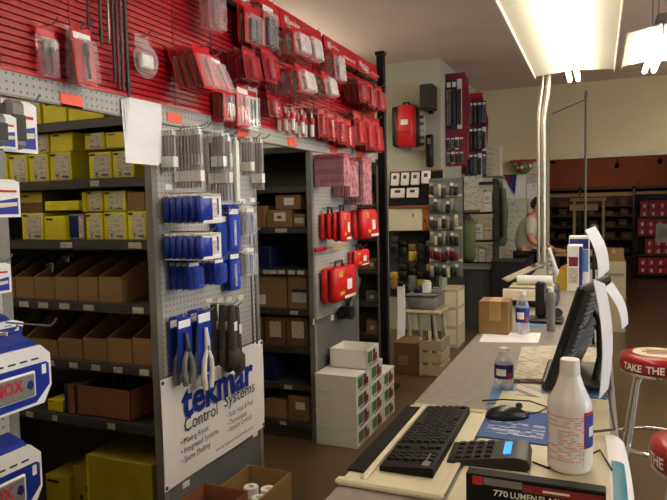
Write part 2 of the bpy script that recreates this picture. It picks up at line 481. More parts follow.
def unseen_strip_light(xc, y0, y1, z, label):
    t = thing('unseen_strip_light', label, 'light fixture', (xc, (y0 + y1) / 2, z))
    part(t, 'channel', G().box(xc - .04, xc + .04, y0, y1, z + .03, z + .09), 'white', world=True)
    for s in (-.05, .05):
        tb = part(t, 'tube', G().cyl((xc + s, y0 + .02, z), (xc + s, y1 - .02, z), .019, n=10), 'tube_light', smooth=40, world=True)
        for yy in (y0, y1 - .02): part(tb, 'end_cap', G().cyl((xc + s, yy, z), (xc + s, yy + .02, z), .0195, n=10), 'white', smooth=40, world=True)
    for yy in (y0 + .01, y1 - .04): part(t, 'socket', G().box(xc - .07, xc + .07, yy, yy + .03, z - .02, z + .03), 'white', world=True)
    for yy in (y0 + .3, y1 - .3): part(t, 'hanger_rod', G().cyl((xc, yy, z + .09), (xc, yy, CEIL), .006, n=6), 'wire', world=True)
    return t
FZ = 2.75
light_fixture(-.205, 1.3, 6.08, FZ, .335, 'long white fluorescent fixture hanging above the counter')
fx2 = P(655, 56, Z=FZ - .06)
light_fixture(fx2.x, 4.85, 6.0, FZ, .22, 'short fluorescent fixture at the top right corner')
unseen_strip_light(2.6, .2, 4.0, 2.9, 'added unseen bare fluorescent strip over the shop floor right of the stools')  # out of view, added with bare tubes to brighten the ceiling
unseen_strip_light(3.6, 4.4, 6.8, 2.9, 'added unseen bare fluorescent strip over the shop floor near the opening')  # out of view, added to raise the light from the right
unseen_strip_light(1.75, 7.0, 9.4, 3.0, 'added unseen bare fluorescent strip beside the showroom opening')  # out of view, added to brighten the far cream wall
unseen_strip_light(-3.0, 4.75, 7.0, 2.9, 'added unseen bare fluorescent strip over the rear shelving rows')  # hidden by the slat wall, added to light ceiling and alcove wall
unseen_strip_light(-1.0, -2.8, -.4, 2.9, 'added unseen bare fluorescent strip behind the near end of the counter')  # behind the viewer, added as front light on the shelves
unseen_strip_light(-3.2, -.6, 1.8, 2.9, 'unseen bare fluorescent strip over the aisle left of the slat wall')  # unseen, set here to light the upper yellow boxes and left ceiling

# ================================================================== SHELVING ROWS
XE = -1.75
SHELF_Z = [.12, .38, .635, .90, 1.175, 1.46, 1.735, 2.0]
def shelving_row(y0, y1, x_far, zs, label, peg_from=.83, tags=None, XE=-1.75):
    t = thing('shelving_row', label, 'shelving', (XE, y0, 0))
    ym = (y0 + y1) / 2
    part(t, 'end_panel', G().box(XE - .014, XE, y0 + .03, y1 - .03, peg_from, 1.96), 'pegboard', world=True, label='light grey pegboard end panel')
    part(t, 'lower_end_panel', G().box(XE - .014, XE - .002, y0 + .03, y1 - .03, .02, peg_from), 'perforated_steel', world=True, label='dark perforated steel')
    for (yy) in (y0, y1 - .035):
        g = G().box(XE - .035, XE + .002, yy, yy + .035, 0, 1.96)
        part(t, 'upright', g, 'steel_grey', world=True)
    part(t, 'upright', G().box(x_far - .035, x_far, y0, y0 + .035, 0, 2.02), 'steel_grey', world=True)
    part(t, 'back_panel', G().box(x_far, XE - .016, ym - .005, ym + .005, .02, 2.02), 'steel_dark', world=True)
    part(t, 'far_end_panel', G().box(x_far - .01, x_far, y0 + .035, y1, .02, 2.02), 'steel_dark', world=True)
    for i, z in enumerate(zs):
        sh = part(t, 'shelf', G().box(x_far, XE - .016, y0 + .02, ym - .006, z - .012, z).box(x_far, XE - .037, y0 + .004, y0 + .02, z - .04, z), 'steel_shelf', world=True)
        for (xa, w) in (tags or {}).get(i, []):
            part(sh, 'price_tag', G().box(xa, xa + w, y0 + .001, y0 + .0035, z - .034, z - .008), 'label_print', world=True)
        part(t, 'rear_shelf', G().box(x_far, XE - .016, ym + .006, y1 - .02, z - .012, z), 'steel_shelf', world=True)
    part(t, 'kick_plate', G().box(x_far, XE - .037, y0 + .012, y0 + .018, 0, .08), 'steel_dark', world=True)
    return t

Y1A, Y1B = 2.165, 3.05
Y2A, Y2B = 3.78, 4.62
def X1(px, py=300): return P(px, py, Y=Y1A).x
def X2(px, py=300): return P(px, py, Y=Y2A).x
zs1 = [.12, .635, .90, 1.175, 1.46, 1.735, 2.0]
tags1 = {1: [(X1(26, 415), .045), (X1(52, 418), .03), (X1(107, 424), .045)],
         2: [(X1(p, 365), .05) for p in (46, 69, 91, 113, 139)],
         3: [(X1(p, 303), .06) for p in (19, 38, 59, 83, 132)],
         4: [(X1(p, 243), .07) for p in (60, 128)], 5: [(X1(90, 183), .05)], 6: []}
row1 = shelving_row(Y1A, Y1B, -3.3, zs1, 'grey steel shelving row holding yellow boxes and kraft bins, banner on its end', .86, tags1)
zs2 = [.12, .38, .635, .90, 1.175, 1.46, 1.735, 2.0]
tags2 = {5: [(X2(275, 230), .09)], 4: [(X2(p, 272), .05) for p in (263, 270, 278, 288, 297)], 3: [(X2(290, 313), .06)], 1: [(X2(284, 383), .06)], 0: [(X2(280, 430), .05)]}
row2 = shelving_row(Y2A, Y2B, -3.3, zs2, 'grey steel shelving row of kraft cartons with red tool cases on its end', .83, tags2)
row3 = shelving_row(5.35, 5.58, -3.3, [.12, .42, .72, 1.02, 1.32, 1.62, 1.92], 'dark steel shelving row standing behind the tall black post', .5, {}, XE=-1.80)
# near row at the left edge of the picture (only its end shows)
row0 = shelving_row(.62, 1.452, -3.3, [.12, .635, 1.175, 1.735], 'nearest steel shelving row at the left edge, boxed kits on its end', .4, {})
# base of row one below the banner with price labels
for (a, b) in (((203, 464), (212, 458)), ((183, 489), (190, 484)), ((253, 438), (258, 434))):
    p = P(a[0], a[1] - 2, X=XE + .003); q = P(b[0], b[1], X=XE + .003)
    part(row1, 'price_tag', G().box(XE - .002, XE + .002, p.y, max(q.y, p.y + .04), p.z - .012, p.z + .014), 'white', world=True)
for k, (pa) in enumerate(((313, 322), (331, 318), (345, 316))):
    p = P(pa[0], pa[1], X=XE); part(row2, 'price_tag', G().box(XE - .002, XE + .002, p.y, p.y + .05, p.z - .02, p.z + .02), 'white', world=True)
for px in (206, 217, 226, 238):
    p = P(px, 302 - (px - 206) * .12, X=XE); part(row1, 'price_tag', G().box(XE, XE + .003, p.y, p.y + .05, p.z - .012, p.z + .012), 'beige', world=True)
for (px, py) in ((165, 187), (240, 201), (250, 200)):
    p = P(px, py, X=XE); part(row1, 'price_tag', G().box(XE, XE + .003, p.y, p.y + .05, p.z - .012, p.z + .012), 'white', world=True)

# tall black post at the end of the red wall
pp = P(383, 200, X=-1.70)
t = thing('steel_post', 'tall black steel post at the far end of the red slat wall', 'post', (-1.70, pp.y, 0))
part(t, 'post', G().box(-1.73, -1.67, pp.y - .03, pp.y + .03, 0, 2.86), 'black_metal', world=True)
part(t, 'cap', G().box(-1.738, -1.662, pp.y - .038, pp.y + .038, 2.86, 2.89), 'black_metal', world=True)
part(t, 'foot', G().box(-1.78, -1.60, pp.y - .08, pp.y + .08, 0, .03), 'black_metal', world=True)
POSTY = pp.y

# ------------------------------------------------------------------ header strip and red slat wall
hd = thing('pegboard_header', 'long light grey pegboard strip under the red slat wall', 'pegboard', (XE, .62, 1.97))
part(hd, 'strip', G().box(XE - .014, XE + .004, .62, POSTY - .06, 1.97, 2.045), 'pegboard', world=True)
part(hd, 'lip', G().box(XE - .014, XE + .008, .62, POSTY - .06, 1.962, 1.97), 'steel_grey', world=True)
for (x0, y0, x1, y1) in ((60, 91, 82, 104), (167, 111, 181, 120), (237, 127, 248, 136), (288, 136, 296, 144), (330, 144, 337, 151), (357, 150, 364, 156)):
    a = P(x0, (y0 + y1) / 2, X=XE + .006); b = P(x1, (y0 + y1) / 2, X=XE + .006); h = P(x0, y0, X=XE).z - P(x0, y1, X=XE).z
    part(hd, 'price_tag', G().box(XE + .005, XE + .008, a.y, b.y, a.z - h * .6, a.z + h * .4), 'orange_tag', world=True, label='orange price tag')
for (a, b, lab) in ((.25, 1.45, 'nearest red louvred slat wall panel at the left edge'), (1.45, 2.65, 'red louvred slat wall panel carrying the long black bits'),
                    (2.65, 3.85, 'red louvred slat wall panel with the crowded clamshell packs'), (3.85, POSTY - .05, 'farthest red louvred slat wall panel beside the black post')):
    t = thing('slat_wall_panel', lab, 'slat panel', (XE, a, 2.045))
    part(t, 'backing', G().box(XE - .03, XE - .022, a, b, 2.045, 2.76), 'slat_back', world=True)
    sl = mesh_of(G().prism([(-.018, .004), (.0, .0), (.0, .0175), (-.003, .0205), (-.018, .0225)], .004, b - a - .004, 'Y'), 'slat', 'slat_red')
    for k in range(30):
        o = bpy.data.objects.new('slat', sl); COL.objects.link(o); o.parent = t; o.location = (0, 0, .002 + k * .0236)
    for k in range(0, 5):
        yy = a + (b - a) * k / 4 if k < 4 else b - .006
        part(t, 'rib', G().box(XE - .016, XE + .0025, yy, yy + .006, 2.045, 2.755), 'dark_red' if k not in (0, 4) else 'black_metal', world=True)
    part(t, 'bottom_rail', G().box(XE - .022, XE + .012, a, b, 2.045, 2.052), 'sign_red', world=True)

SIGN = [(2.09, 2.69), (2.70, 3.305), (3.315, 3.92), (3.955, 4.56), (4.585, 5.06)]
for i, (a, b) in enumerate(SIGN):
    b = min(b, POSTY - .045)
    if i == 4: a = 4.575
    t = thing('brand_sign', 'red brand sign strip with white script, %s from the near end' % ORD[i], 'sign', (XE, a, 2.65), group='red brand signs along the slat wall top')
    x0, x1 = XE + .05, XE + .025
    g = G().prism([(XE + .04, 2.635), (XE + .048, 2.635), (XE + .034, 2.757), (XE + .026, 2.757)], a, b, 'Y')
    part(t, 'board', g, 'sign_red', world=True)
    part(t, 'bracket', G().box(XE - .022, XE + .032, a + .02, b - .02, 2.742, 2.75).box(XE - .02, XE + .042, a + .02, b - .02, 2.615, 2.633), 'black_metal', world=True)
    tilt = Matrix.Rotation(math.radians(-6.5), 4, 'Y')
    lettering(t, 'Milwaukee', (XE + .0455, a + .05, 2.675), 'X', .075, 'white_ink', .012, .25, width=.21, rot=tilt)
    g = G(); zz = 2.664   # lightning stroke under the script
    g.prism([(a + .06, zz), (a + .24, zz + .016), (a + .20, zz - .004), (a + .30, zz + .008), (a + .18, zz - .016), (a + .21, zz + .002)], XE + .0464, XE + .0472, 'X')
    part(t, 'lightning_stroke', g, 'white_ink', world=True)
    lettering(t, 'NOTHING BUT HEAVY DUTY', (XE + .0465, a + .33, 2.668), 'X', .03, 'white_ink', .01, width=.25, rot=tilt)

# ================================================================== SHELF STOCK
def carton(name, label, cat, x0, x1, y0, y1, z0, z1, mat, front=None, side=None, group=None, open_top=False, tape=False, flap=None):
    """front/side: list of (u0, u1, v0, v1, material) stickers as fractions of the face"""
    t = thing(name, label, cat, ((x0 + x1) / 2, (y0 + y1) / 2, z0), group=group)
    if open_top:
        w = .005
        g = G().box(x0, x1, y0, y1, z0, z0 + w).box(x0, x1, y0, y0 + w, z0, z1).box(x0, x1, y1 - w, y1, z0, z1).box(x0, x0 + w, y0, y1, z0, z1).box(x1 - w, x1, y0, y1, z0, z1)
    else:
        g = G().rbox(x0, x1, y0, y1, z0, z1, .003)
    part(t, 'box_body', g, mat, world=True)
    for (u0, u1, v0, v1, m) in front or []:
        part(t, 'label_sticker', G().box(x0 + (x1 - x0) * u0, x0 + (x1 - x0) * u1, y0 - .0012, y0 + .001, z0 + (z1 - z0) * v0, z0 + (z1 - z0) * v1), m, world=True)
    for (u0, u1, v0, v1, m) in side or []:
        part(t, 'label_sticker', G().box(x1 - .001, x1 + .0012, y0 + (y1 - y0) * u0, y0 + (y1 - y0) * u1, z0 + (z1 - z0) * v0, z0 + (z1 - z0) * v1), m, world=True)
    if tape:
        part(t, 'tape', G().box((x0 + x1) / 2 - .02, (x0 + x1) / 2 + .02, y0 - .001, y1, z1 - .001, z1 + .0008).box((x0 + x1) / 2 - .02, (x0 + x1) / 2 + .02, y0 - .001, y0 + .001, z1 - .05, z1), 'wood_pale', world=True)
    return t

YF = Y1A + .03
def shelf_box(px0, px1, pyt, z, label, mat='yellow', front='std', depth=.30, yf=None, name='yellow_box', cat='box', group='yellow boxes on the near shelving', gap=.0015, **kw):
    yf = YF if yf is None else yf
    pyb = 240
    x0 = P(px0, pyt, Y=yf).x + gap; x1 = P(px1, pyt, Y=yf).x - gap
    z1 = P((px0 + px1) / 2, pyt, Y=yf).z
    if yf < 3:
        for zc in zs1:
            if z < zc - .05 and z1 > zc - .045: z1 = zc - .045
    f = front
    if front == 'std': f = [(.22, .90, .05, .92, 'label_print'), (.06, .30, .86, .94, 'black'), (.30, .40, .12, .24, 'dark_grey'), (.55, .85, .10, .17, 'dark_grey')]
    if front == 'plain': f = [(.12, .42, .82, .9, 'black')]
    t = carton(name, label, cat, x0, x1, yf, min(yf + depth, (Y1A + Y1B) / 2 - .012 if yf < 3 else (Y2A + Y2B) / 2 - .012), z + .001, z1, mat, f, group=group, **kw)
    return t
S = {z: z for z in zs1}
# shelf 2.0 (top)
shelf_box(42, 66, 101, 2.0, 'yellow box on the top shelf just under the grey header', front='plain')
shelf_box(67, 104, 101, 2.0, 'wider yellow box on the top shelf beside the header stickers', front='plain')
shelf_box(14, 40, 99, 2.0, 'yellow box on the top shelf above the boxed tool kit', front='std')
# shelf 1.735: lower tier then upper tier
low = [(-12, 7, 154), (8, 27, 155), (28, 48, 154), (49, 71, 152), (88, 111, 152), (112, 133, 151)]
for i, (a, b, yt) in enumerate(low):
    shelf_box(a, b, yt, 1.735, '%s yellow labelled box from the left, lower tier of the upper shelf' % ORD[i], depth=.27)
zt = P(60, 152.5, Y=YF).z
shelf_box(30, 48, 127, zt + .002, 'yellow box stacked at left in the upper tier behind the hanging kit', depth=.22)
shelf_box(49, 72, 127, zt + .002, 'yellow box with grey blue side stacked second in the upper tier', front='plain', depth=.22)
shelf_box(84, 104, 133, zt + .002, 'yellow labelled box stacked third in the upper tier', depth=.2)
shelf_box(105, 128, 132, zt + .002, 'plain yellow box stacked last in the upper tier', front='plain', depth=.2)
# shelf 1.46
low = [(21, 43, 213, 'std', 'yellow'), (68, 84, 214, 'blue', 'label_print'), (85, 102, 213, 'std', 'yellow'), (103, 126, 212, 'std', 'yellow'), (127, 146, 211, 'std', 'yellow')]
nm = ['yellow labelled box at the left end of the middle shelf', 'white and blue carton in the middle shelf row', 'narrow yellow labelled box beside the blue carton',
      'wide yellow labelled box with a dark smudge on the middle shelf', 'last yellow labelled box at the right end of the middle shelf']
for (a, b, yt, fr, m), l in zip(low, nm):
    shelf_box(a, b, yt, 1.46, l, mat='yellow' if m == 'yellow' else 'grey_plastic', front='std' if fr == 'std' else [(.05, .62, .1, .92, 'deep_blue'), (.66, .95, .1, .9, 'label_print')], depth=.27)
shelf_box(43.5, 64.6, 216, 1.46, 'plain bright yellow box pulled forward on the middle shelf', front='plain', yf=YF - .025, depth=.28)
zt = P(80, 213, Y=YF).z
shelf_box(20, 42, 192, zt + .003, 'kraft and yellow box stacked at the left of the middle shelf', mat='kraft_dark', front=[(0, 1, .5, 1, 'yellow_shaded'), (.1, .4, .75, .85, 'black')], depth=.22)
shelf_box(44, 79, 201, zt + .012, 'wide low yellow carton lid stacked above the plain box', front=None, depth=.2)
shelf_box(81, 85.5, 192, zt + .003, 'thin yellow box stacked upright above the blue carton', front=None, depth=.2)
shelf_box(86, 102, 191, zt + .003, 'yellow labelled box in the upper tier of the middle shelf', depth=.2)
shelf_box(103, 125, 191, zt + .003, 'yellow labelled box with black lettering in the middle shelf upper tier', depth=.2)
shelf_box(127, 145, 192, zt + .003, 'kraft brown box stacked at the right end of the middle shelf', mat='kraft', front=None, depth=.2, group='kraft boxes on the near shelving')
# kraft parts bins
def bin_at(px0, px1, z, ylip, label, proto={}):
    x0 = P(px0, ylip, Y=YF).x + .001; x1 = P(px1, ylip, Y=YF).x - .001
    zl = P(px0, ylip, Y=YF).z - z; D = .34; zb = .195; w = .004
    t = thing('parts_bin', label, 'bin', ((x0 + x1) / 2, YF, z + .001), group='open kraft parts bins')
    h = (x1 - x0) / 2
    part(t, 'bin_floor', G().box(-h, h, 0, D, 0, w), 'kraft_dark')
    part(t, 'front_lip', G().box(-h, h, 0, w, w, zl), 'kraft')
    for s in (-1, 1):
        xa, xb = (-h, -h + w) if s < 0 else (h - w, h)
        part(t, 'side_wall', G().prism([(w, w), (D, w), (D, zb), (.20, zb), (w, zl)], xa, xb, 'X'), 'kraft')
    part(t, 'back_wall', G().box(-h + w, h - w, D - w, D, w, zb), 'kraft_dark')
    return t
ed = [(-2, 14), (15, 33.5), (34, 54), (54.5, 77), (77.5, 97.5), (98, 121)]
for i, (a, b) in enumerate(ed):
    bin_at(a, b, 1.175, 277, '%s open kraft parts bin from the left on the upper bin shelf' % ORD[i])
ed = [(5, 24), (25, 57), (58, 82), (83, 106), (107, 131), (132, 151)]
for i, (a, b) in enumerate(ed):
    bin_at(a, b, .90, 338, '%s open kraft parts bin from the left on the lower bin shelf' % ORD[i])
# chrome fittings in the third upper bin
for i, (px, py, r) in enumerate(((66, 256, .018), (50, 266, .012), (51, 256, .011))):
    p = P(px, py, Y=YF + .09)
    solo('chrome_fitting', G().cyl((p.x - .03, p.y, p.z), (p.x + .02, p.y + .03, p.z + .015), r).cyl((p.x + .01, p.y, p.z - .03), (p.x + .01, p.y + .01, p.z + .01), r * .8), 'chrome' if i < 2 else 'black',
         ['bright chrome fitting sticking out of an upper kraft bin', 'lower chrome fitting in the same kraft bin', 'black fitting between the two chrome fittings'][i], 'fitting', smooth=40)
# shelf .635
z = .635
shelf_box(47, 62, 400, z, 'small yellow carton on the lower shelf at left', depth=.2, front='plain')
shelf_box(64, 73, 385, z, 'slim blue and kraft package on the lower shelf', mat='kraft_red', front=[(0, .4, 0, 1, 'deep_blue')], depth=.2, name='package', cat='package', group=None)
b = shelf_box(76, 130, 388, z, 'open reddish kraft carton with black parts on the lower shelf', mat='kraft_red', front=None, depth=.26, name='open_carton', cat='carton', group=None, open_top=True)
bx = P(100, 388, Y=YF).x; bz = P(100, 388, Y=YF).z
for i in range(6):
    solo('black_fitting', G().cyl((bx - .12 + i * .045, YF + .05, bz - .03), (bx - .10 + i * .045, YF + .16, bz + .008), .02).cyl((bx - .11 + i * .045, YF + .1, bz - .02), (bx - .09 + i * .045, YF + .11, bz + .025), .014), 'black',
         '%s black fitting from the left in the reddish open carton' % ORD[i], 'fitting', 'black fittings in the open carton', smooth=40)
# bottom
x = lambda px, py=480: P(px, py, Y=YF).x
carton('yellow_carton', 'large plain yellow carton on the bottom shelf', 'carton', x(87), x(152), YF, YF + .38, .121, P(120, 460, Y=YF).z, 'yellow_shaded', [(.12, .45, .1, .16, 'black'), (.0, .03, 0, 1, 'yellow')])
carton('yellow_carton', 'smaller yellow carton left of the large one on the bottom shelf', 'carton', x(42), x(64), YF + .02, YF + .3, .121, P(50, 477, Y=YF).z, 'yellow_shaded', [(.1, .6, .8, .88, 'black')])
carton('yellow_carton', 'yellow carton with black dots between two others on the bottom shelf', 'carton', x(65), x(86), YF + .05, YF + .33, .121, P(70, 470, Y=YF).z, 'yellow_shaded', [(.3, .45, .3, .4, 'black'), (.6, .75, .5, .6, 'black')])

# row two cartons
YF2 = Y2A + .03
def kbox(a, b, yt, z, label, lab=None, mat='kraft', name='kraft_carton', cat='carton', depth=.3, **kw):
    return shelf_box(a, b, yt, z, label, mat=mat, front=lab, depth=depth, yf=YF2, name=name, cat=cat, group='kraft cartons on the middle shelving', **kw)
st = [(.3, .75, .35, .85, 'white'), (.42, .6, .5, .65, 'dark_grey')]
kbox(266, 292, 210, 1.46, 'kraft carton with square white label above the blue bin', st)
kbox(293, 305, 214, 1.46, 'small kraft carton with white label beside the upright', [(.1, .9, .3, .7, 'label_print')])
zz = P(280, 210, Y=YF2).z + .002
kbox(275, 300, 195, zz, 'flat kraft carton stacked on another on the upper shelf', [(.35, .75, .3, .8, 'white')])
kbox(248, 265, 206, 1.46, 'kraft carton half hidden behind the pegboard rods', None)
kbox(258, 286, 276, .90, 'tall plain kraft carton on the waist high shelf', [(.0, .25, .1, .4, 'white')])
kbox(287.5, 307, 276, .90, 'kraft carton with a wide white sticker on the waist high shelf', [(.2, .95, .2, .5, 'label_print'), (.2, .95, .5, .6, 'deep_blue')])
for i, (a, b) in enumerate(((246, 263), (264, 285), (286, 308))):
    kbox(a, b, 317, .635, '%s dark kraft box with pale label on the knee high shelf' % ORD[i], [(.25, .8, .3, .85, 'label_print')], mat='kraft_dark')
kbox(264, 286, 400, .12, 'plain kraft carton on the bottom shelf of the middle row', None)
kbox(288, 309, 396, .12, 'kraft carton with white label on the bottom shelf', [(.35, .8, .45, .75, 'white')])
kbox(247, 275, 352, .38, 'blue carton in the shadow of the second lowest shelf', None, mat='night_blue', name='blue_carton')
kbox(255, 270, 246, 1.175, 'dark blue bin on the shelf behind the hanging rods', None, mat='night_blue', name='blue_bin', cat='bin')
# row three narrow view
YF3 = 5.38
for i, (a, b, yt, z, m) in enumerate(((358, 378, 238, 1.32, 'kraft_dark'), (357, 366, 268, 1.02, 'kraft'), (367, 377, 268, 1.02, 'kraft'), (366, 378, 305, .72, 'steel_grey'), (366, 378, 320, .42, 'kraft'), (360, 375, 205, 1.62, 'kraft_dark'))):
    zt = max(P((a + b) / 2, yt, Y=YF3).z, z + .1)
    carton('kraft_carton', ['brown carton beside the post behind the red tool cases', 'left of two kraft cartons beside the black post', 'right of two kraft cartons beside the black post', 'grey carton low beside the black post', 'kraft carton lowest beside the black post', 'dark carton behind the purple blade packs'][i],
           'carton', P(a, yt, Y=YF3).x, P(b, yt, Y=YF3).x, YF3, YF3 + .075, z + .001, min(zt, z + .25), m, [(.3, .7, .3, .6, 'label_print')])

# ================================================================== HANGING STOCK
def rect(px0, py0, px1, py1, X):
    m = (py0 + py1) / 2; xm = (px0 + px1) / 2
    ya, yb = P(px0, m, X=X).y, P(px1, m, X=X).y
    return ya, yb, P(xm, py1, X=X).z, P(xm, py0, X=X).z
HOOKN = [0]
def hook(holder, y, z, L, x0=XE, what=None):
    g = G().tube([(x0 + .004, y, z), (x0 + L, y, z), (x0 + L + .02, y, z + .012), (x0 + L + .026, y, z + .022)], .0028, 6)
    solo('peg_hook', g, 'wire', 'hook for the %s' % what, 'hook', 'wire display hooks', smooth=50, base=(x0 + .004, y, z))
SLATS = [o for o in bpy.data.objects if o.name.startswith('slat_wall_panel')]
def slat_panel_at(y): return SLATS[0 if y < 1.45 else 1 if y < 2.65 else 2 if y < 3.85 else 3]
COUNT = [0]
def rnd(a): return random.uniform(-a, a)

def hang_row(make, r, x0, n, sp, labels, tilt=0.0, jit=.014, holder=None, hook_len=None, group=None, dy=0.0, dz=0.0):
    """make(w, h) builds one pack hanging from its top centre; n of them along the hook towards the aisle"""
    ya, yb, za, zb = r; yc = (ya + yb) / 2
    first = None
    for i in range(n):
        lab = labels(i)
        loc = (x0 + i * sp, yc + dy * i, zb + dz * i)
        if first is None:
            first = make(yb - ya, zb - za, lab); o = first
        else: o = copy_tree(first); o['label'] = lab
        o.location = loc
        o.rotation_euler = (rnd(jit * .4), -tilt + rnd(jit * .5), rnd(jit))
        if group: o['group'] = group
    if holder is not None:
        w_ = labels(0)
        if n > 1: w_ = w_[6:].replace(' outward', '')
        hook(holder, yc, zb + .006, (hook_len or (x0 - XE + (n - 1) * sp + .03)), what=w_)
    return first

def mk_clam(card='red', inner='bit_steel', t=.022, tools=2, name='clamshell_pack', cat='blister pack', header='white_ink', blister='clear', tool='bit'):
    def f(w, h, lab):
        o = thing(name, lab, cat)
        part(o, 'card', G().rbox(-.0015, .0, -w / 2, w / 2, -h, .012, .0006), card)
        part(o, 'header_print', G().box(.0, .0008, -w * .42, w * .42, -h * .17, -h * .05), header)
        part(o, 'blister', G().rbox(.0005, t, -w * .44, w * .44, -h * .96, -h * .2, .006), blister)
        for k in range(tools):
            y = (k - (tools - 1) / 2) * w * .3
            g = G()
            if tool == 'bit':
                g.cyl((t * .45, y, -h * .26), (t * .45, y, -h * .5), min(t * .32, w * .12), n=8).cyl((t * .45, y, -h * .5), (t * .45, y, -h * .9), min(t * .2, w * .07), n=8)
            elif tool == 'saw':
                g.cyl((t * .5, y, -h * .35), (t * .5, y, -h * .85), min(t * .42, w * .34), n=14)
            else:
                g.rbox(t * .15, t * .8, y - w * .11, y + w * .11, -h * .9, -h * .3, .004)
            part(o, 'tool', g, inner, smooth=40)
        return o
    return f
def lab_seq(desc, where):
    return lambda i: '%s %s outward, %s' % (ORD[i], desc, where)

# --- singles and short rows on the red slat wall
def on_slats(px0, py0, px1, py1, make, n, sp, lab, tilt=0.0, x0=None, group=None, hl=None):
    x0 = XE + .02 if x0 is None else x0
    r = rect(px0, py0, px1, py1, x0)
    if r[3] > 2.58 and r[0] > 2.0:
        x0 = XE + .062; r = rect(px0, py0, px1, py1, x0)
    return hang_row(make, r, x0, n, sp, lab, tilt=tilt, holder=slat_panel_at((r[0] + r[1]) / 2), group=group, hook_len=hl)
single = lambda s: (lambda i: s)
on_slats(36, 28, 57, 79, mk_clam('clear_red', 'black', tools=2, header='red', tool='bit'), 1, .02, single('single card of two black bits near the left of the red wall'))
on_slats(66, 31, 84, 90, mk_clam('clear', 'dark_grey', tools=1), 1, .02, single('tall clear pack behind another on the red wall'), x0=XE + .02)
on_slats(72, 31, 92, 86, mk_clam('red', 'black', tools=1, t=.03), 1, .02, single('tall red carded pack with a black driver bit'), tilt=.12, x0=XE + .06)
# white bagged pack
def mk_bag(w, h, lab):
    o = thing('bagged_part', lab, 'bag')
    part(o, 'header_card', G().box(-.001, .001, -w * .3, w * .3, -h * .22, .01), 'clear')
    part(o, 'bag', G().sphere((.018, 0, -h * .58), .022, w * .5, h * .44, 12, 8), 'clear')
    part(o, 'part_inside', G().rbox(.006, .03, -w * .26, w * .26, -h * .78, -h * .42, .006), 'white')
    return o
on_slats(130, 38, 154, 78, mk_bag, 1, .02, single('clear plastic bag with a white part on the red wall'))
# long black flexible bits
for i, (px, y0, y1, r_, m) in enumerate(((87, -12, 37, .004, 'black_metal'), (99, -12, 46, .006, 'black'), (107, -12, 42, .004, 'bit_steel'), (111, -12, 84, .005, 'black_metal'), (115, -12, 88, .004, 'black'), (119, -12, 90, .005, 'dark_grey'), (124, -12, 97, .008, 'black'))):
    a = P(px, y0, X=XE + .03); b = P(px + (3 if y1 > 60 else 1), y1, X=XE + .03); b.y = a.y + .0
    o = thing('long_drill_bit', '%s long black drill bit from the left on the red wall' % ORD[i], 'drill bit', (XE + .03, a.y, b.z), group='long drill bits hanging on the red wall')
    top = 2.62
    part(o, 'shaft', G().cyl((XE + .03, a.y, b.z + .06), (XE + .03, a.y, top), r_, n=8), m, smooth=40, world=True)
    part(o, 'tip', G().cyl((XE + .03, a.y, b.z + .06), (XE + .03, a.y, b.z), r_ * 1.5, r_ * .5, n=8), m, smooth=40, world=True)
    part(o, 'hang_tab', G().box(XE + .027, XE + .033, a.y - .012, a.y + .012, top, top + .05), 'red', world=True)
    hook(slat_panel_at(a.y), a.y, top + .045, .04, what='%s long black drill bit' % ORD[i])
# leaning clam shells
on_slats(168, 52, 186, 96, mk_clam('red', 'dark_red', t=.024, tools=1, header='sign_red'), 4, .042, lab_seq('leaning clear clamshell', 'row left of the red bit card'), tilt=.32, group='leaning clamshell packs')
on_slats(206, 57, 220, 100, mk_clam('red', 'bit_steel', t=.02, tools=1), 1, .03, single('red carded pack tilted forward at the end of the leaning clamshells'), tilt=.42, x0=XE + .12)
on_slats(198, -18, 214, 33, mk_clam('clear_red', 'dark_red', t=.032, tools=1, tool='box'), 2, .046, lab_seq('dark red clamshell', 'hanging high at the picture top'), group='dark red clamshells at the top')
# black holders with red cards
on_slats(238, 10, 254, 46, mk_clam('red', 'black', t=.03, tools=2, tool='box', header='red'), 2, .04, lab_seq('red card with black holder', 'under the second brand sign'), group='black holder packs')
on_slats(255, 6, 267, 52, mk_clam('red', 'black', t=.035, tools=2, tool='box', header='white_ink'), 2, .045, lab_seq('tall red card with black parts', 'under the sign corner'), group='tall black part packs')
# clear hole saw packs
saw = lambda: mk_clam('red', 'white', t=.040, tools=1, tool='saw', header='sign_red', blister='clear_dome')
on_slats(266, 34, 279, 60, saw(), 4, .052, lab_seq('clear hole saw pack', 'upper row under the third sign'), tilt=.15, group='upper hole saw packs')
on_slats(281, 38, 292, 66, saw(), 4, .052, lab_seq('clear hole saw pack', 'far upper row under the third sign'), tilt=.15, group='far upper hole saw packs')
on_slats(262, 72, 276, 98, saw(), 5, .052, lab_seq('clear hole saw pack', 'lower row below the third sign'), tilt=.2, group='lower hole saw packs')
on_slats(290, 78, 300, 102, saw(), 5, .052, lab_seq('clear hole saw pack', 'far lower row beside the slats'), tilt=.2, group='far lower hole saw packs')
on_slats(325, 52, 333, 84, mk_clam('red', 'white', t=.040, tools=1, tool='saw', header='sign_red', blister='clear_dome'), 2, .05, lab_seq('clear hole saw pack', 'alone under the fourth sign'), tilt=.1, group='lone hole saw packs')
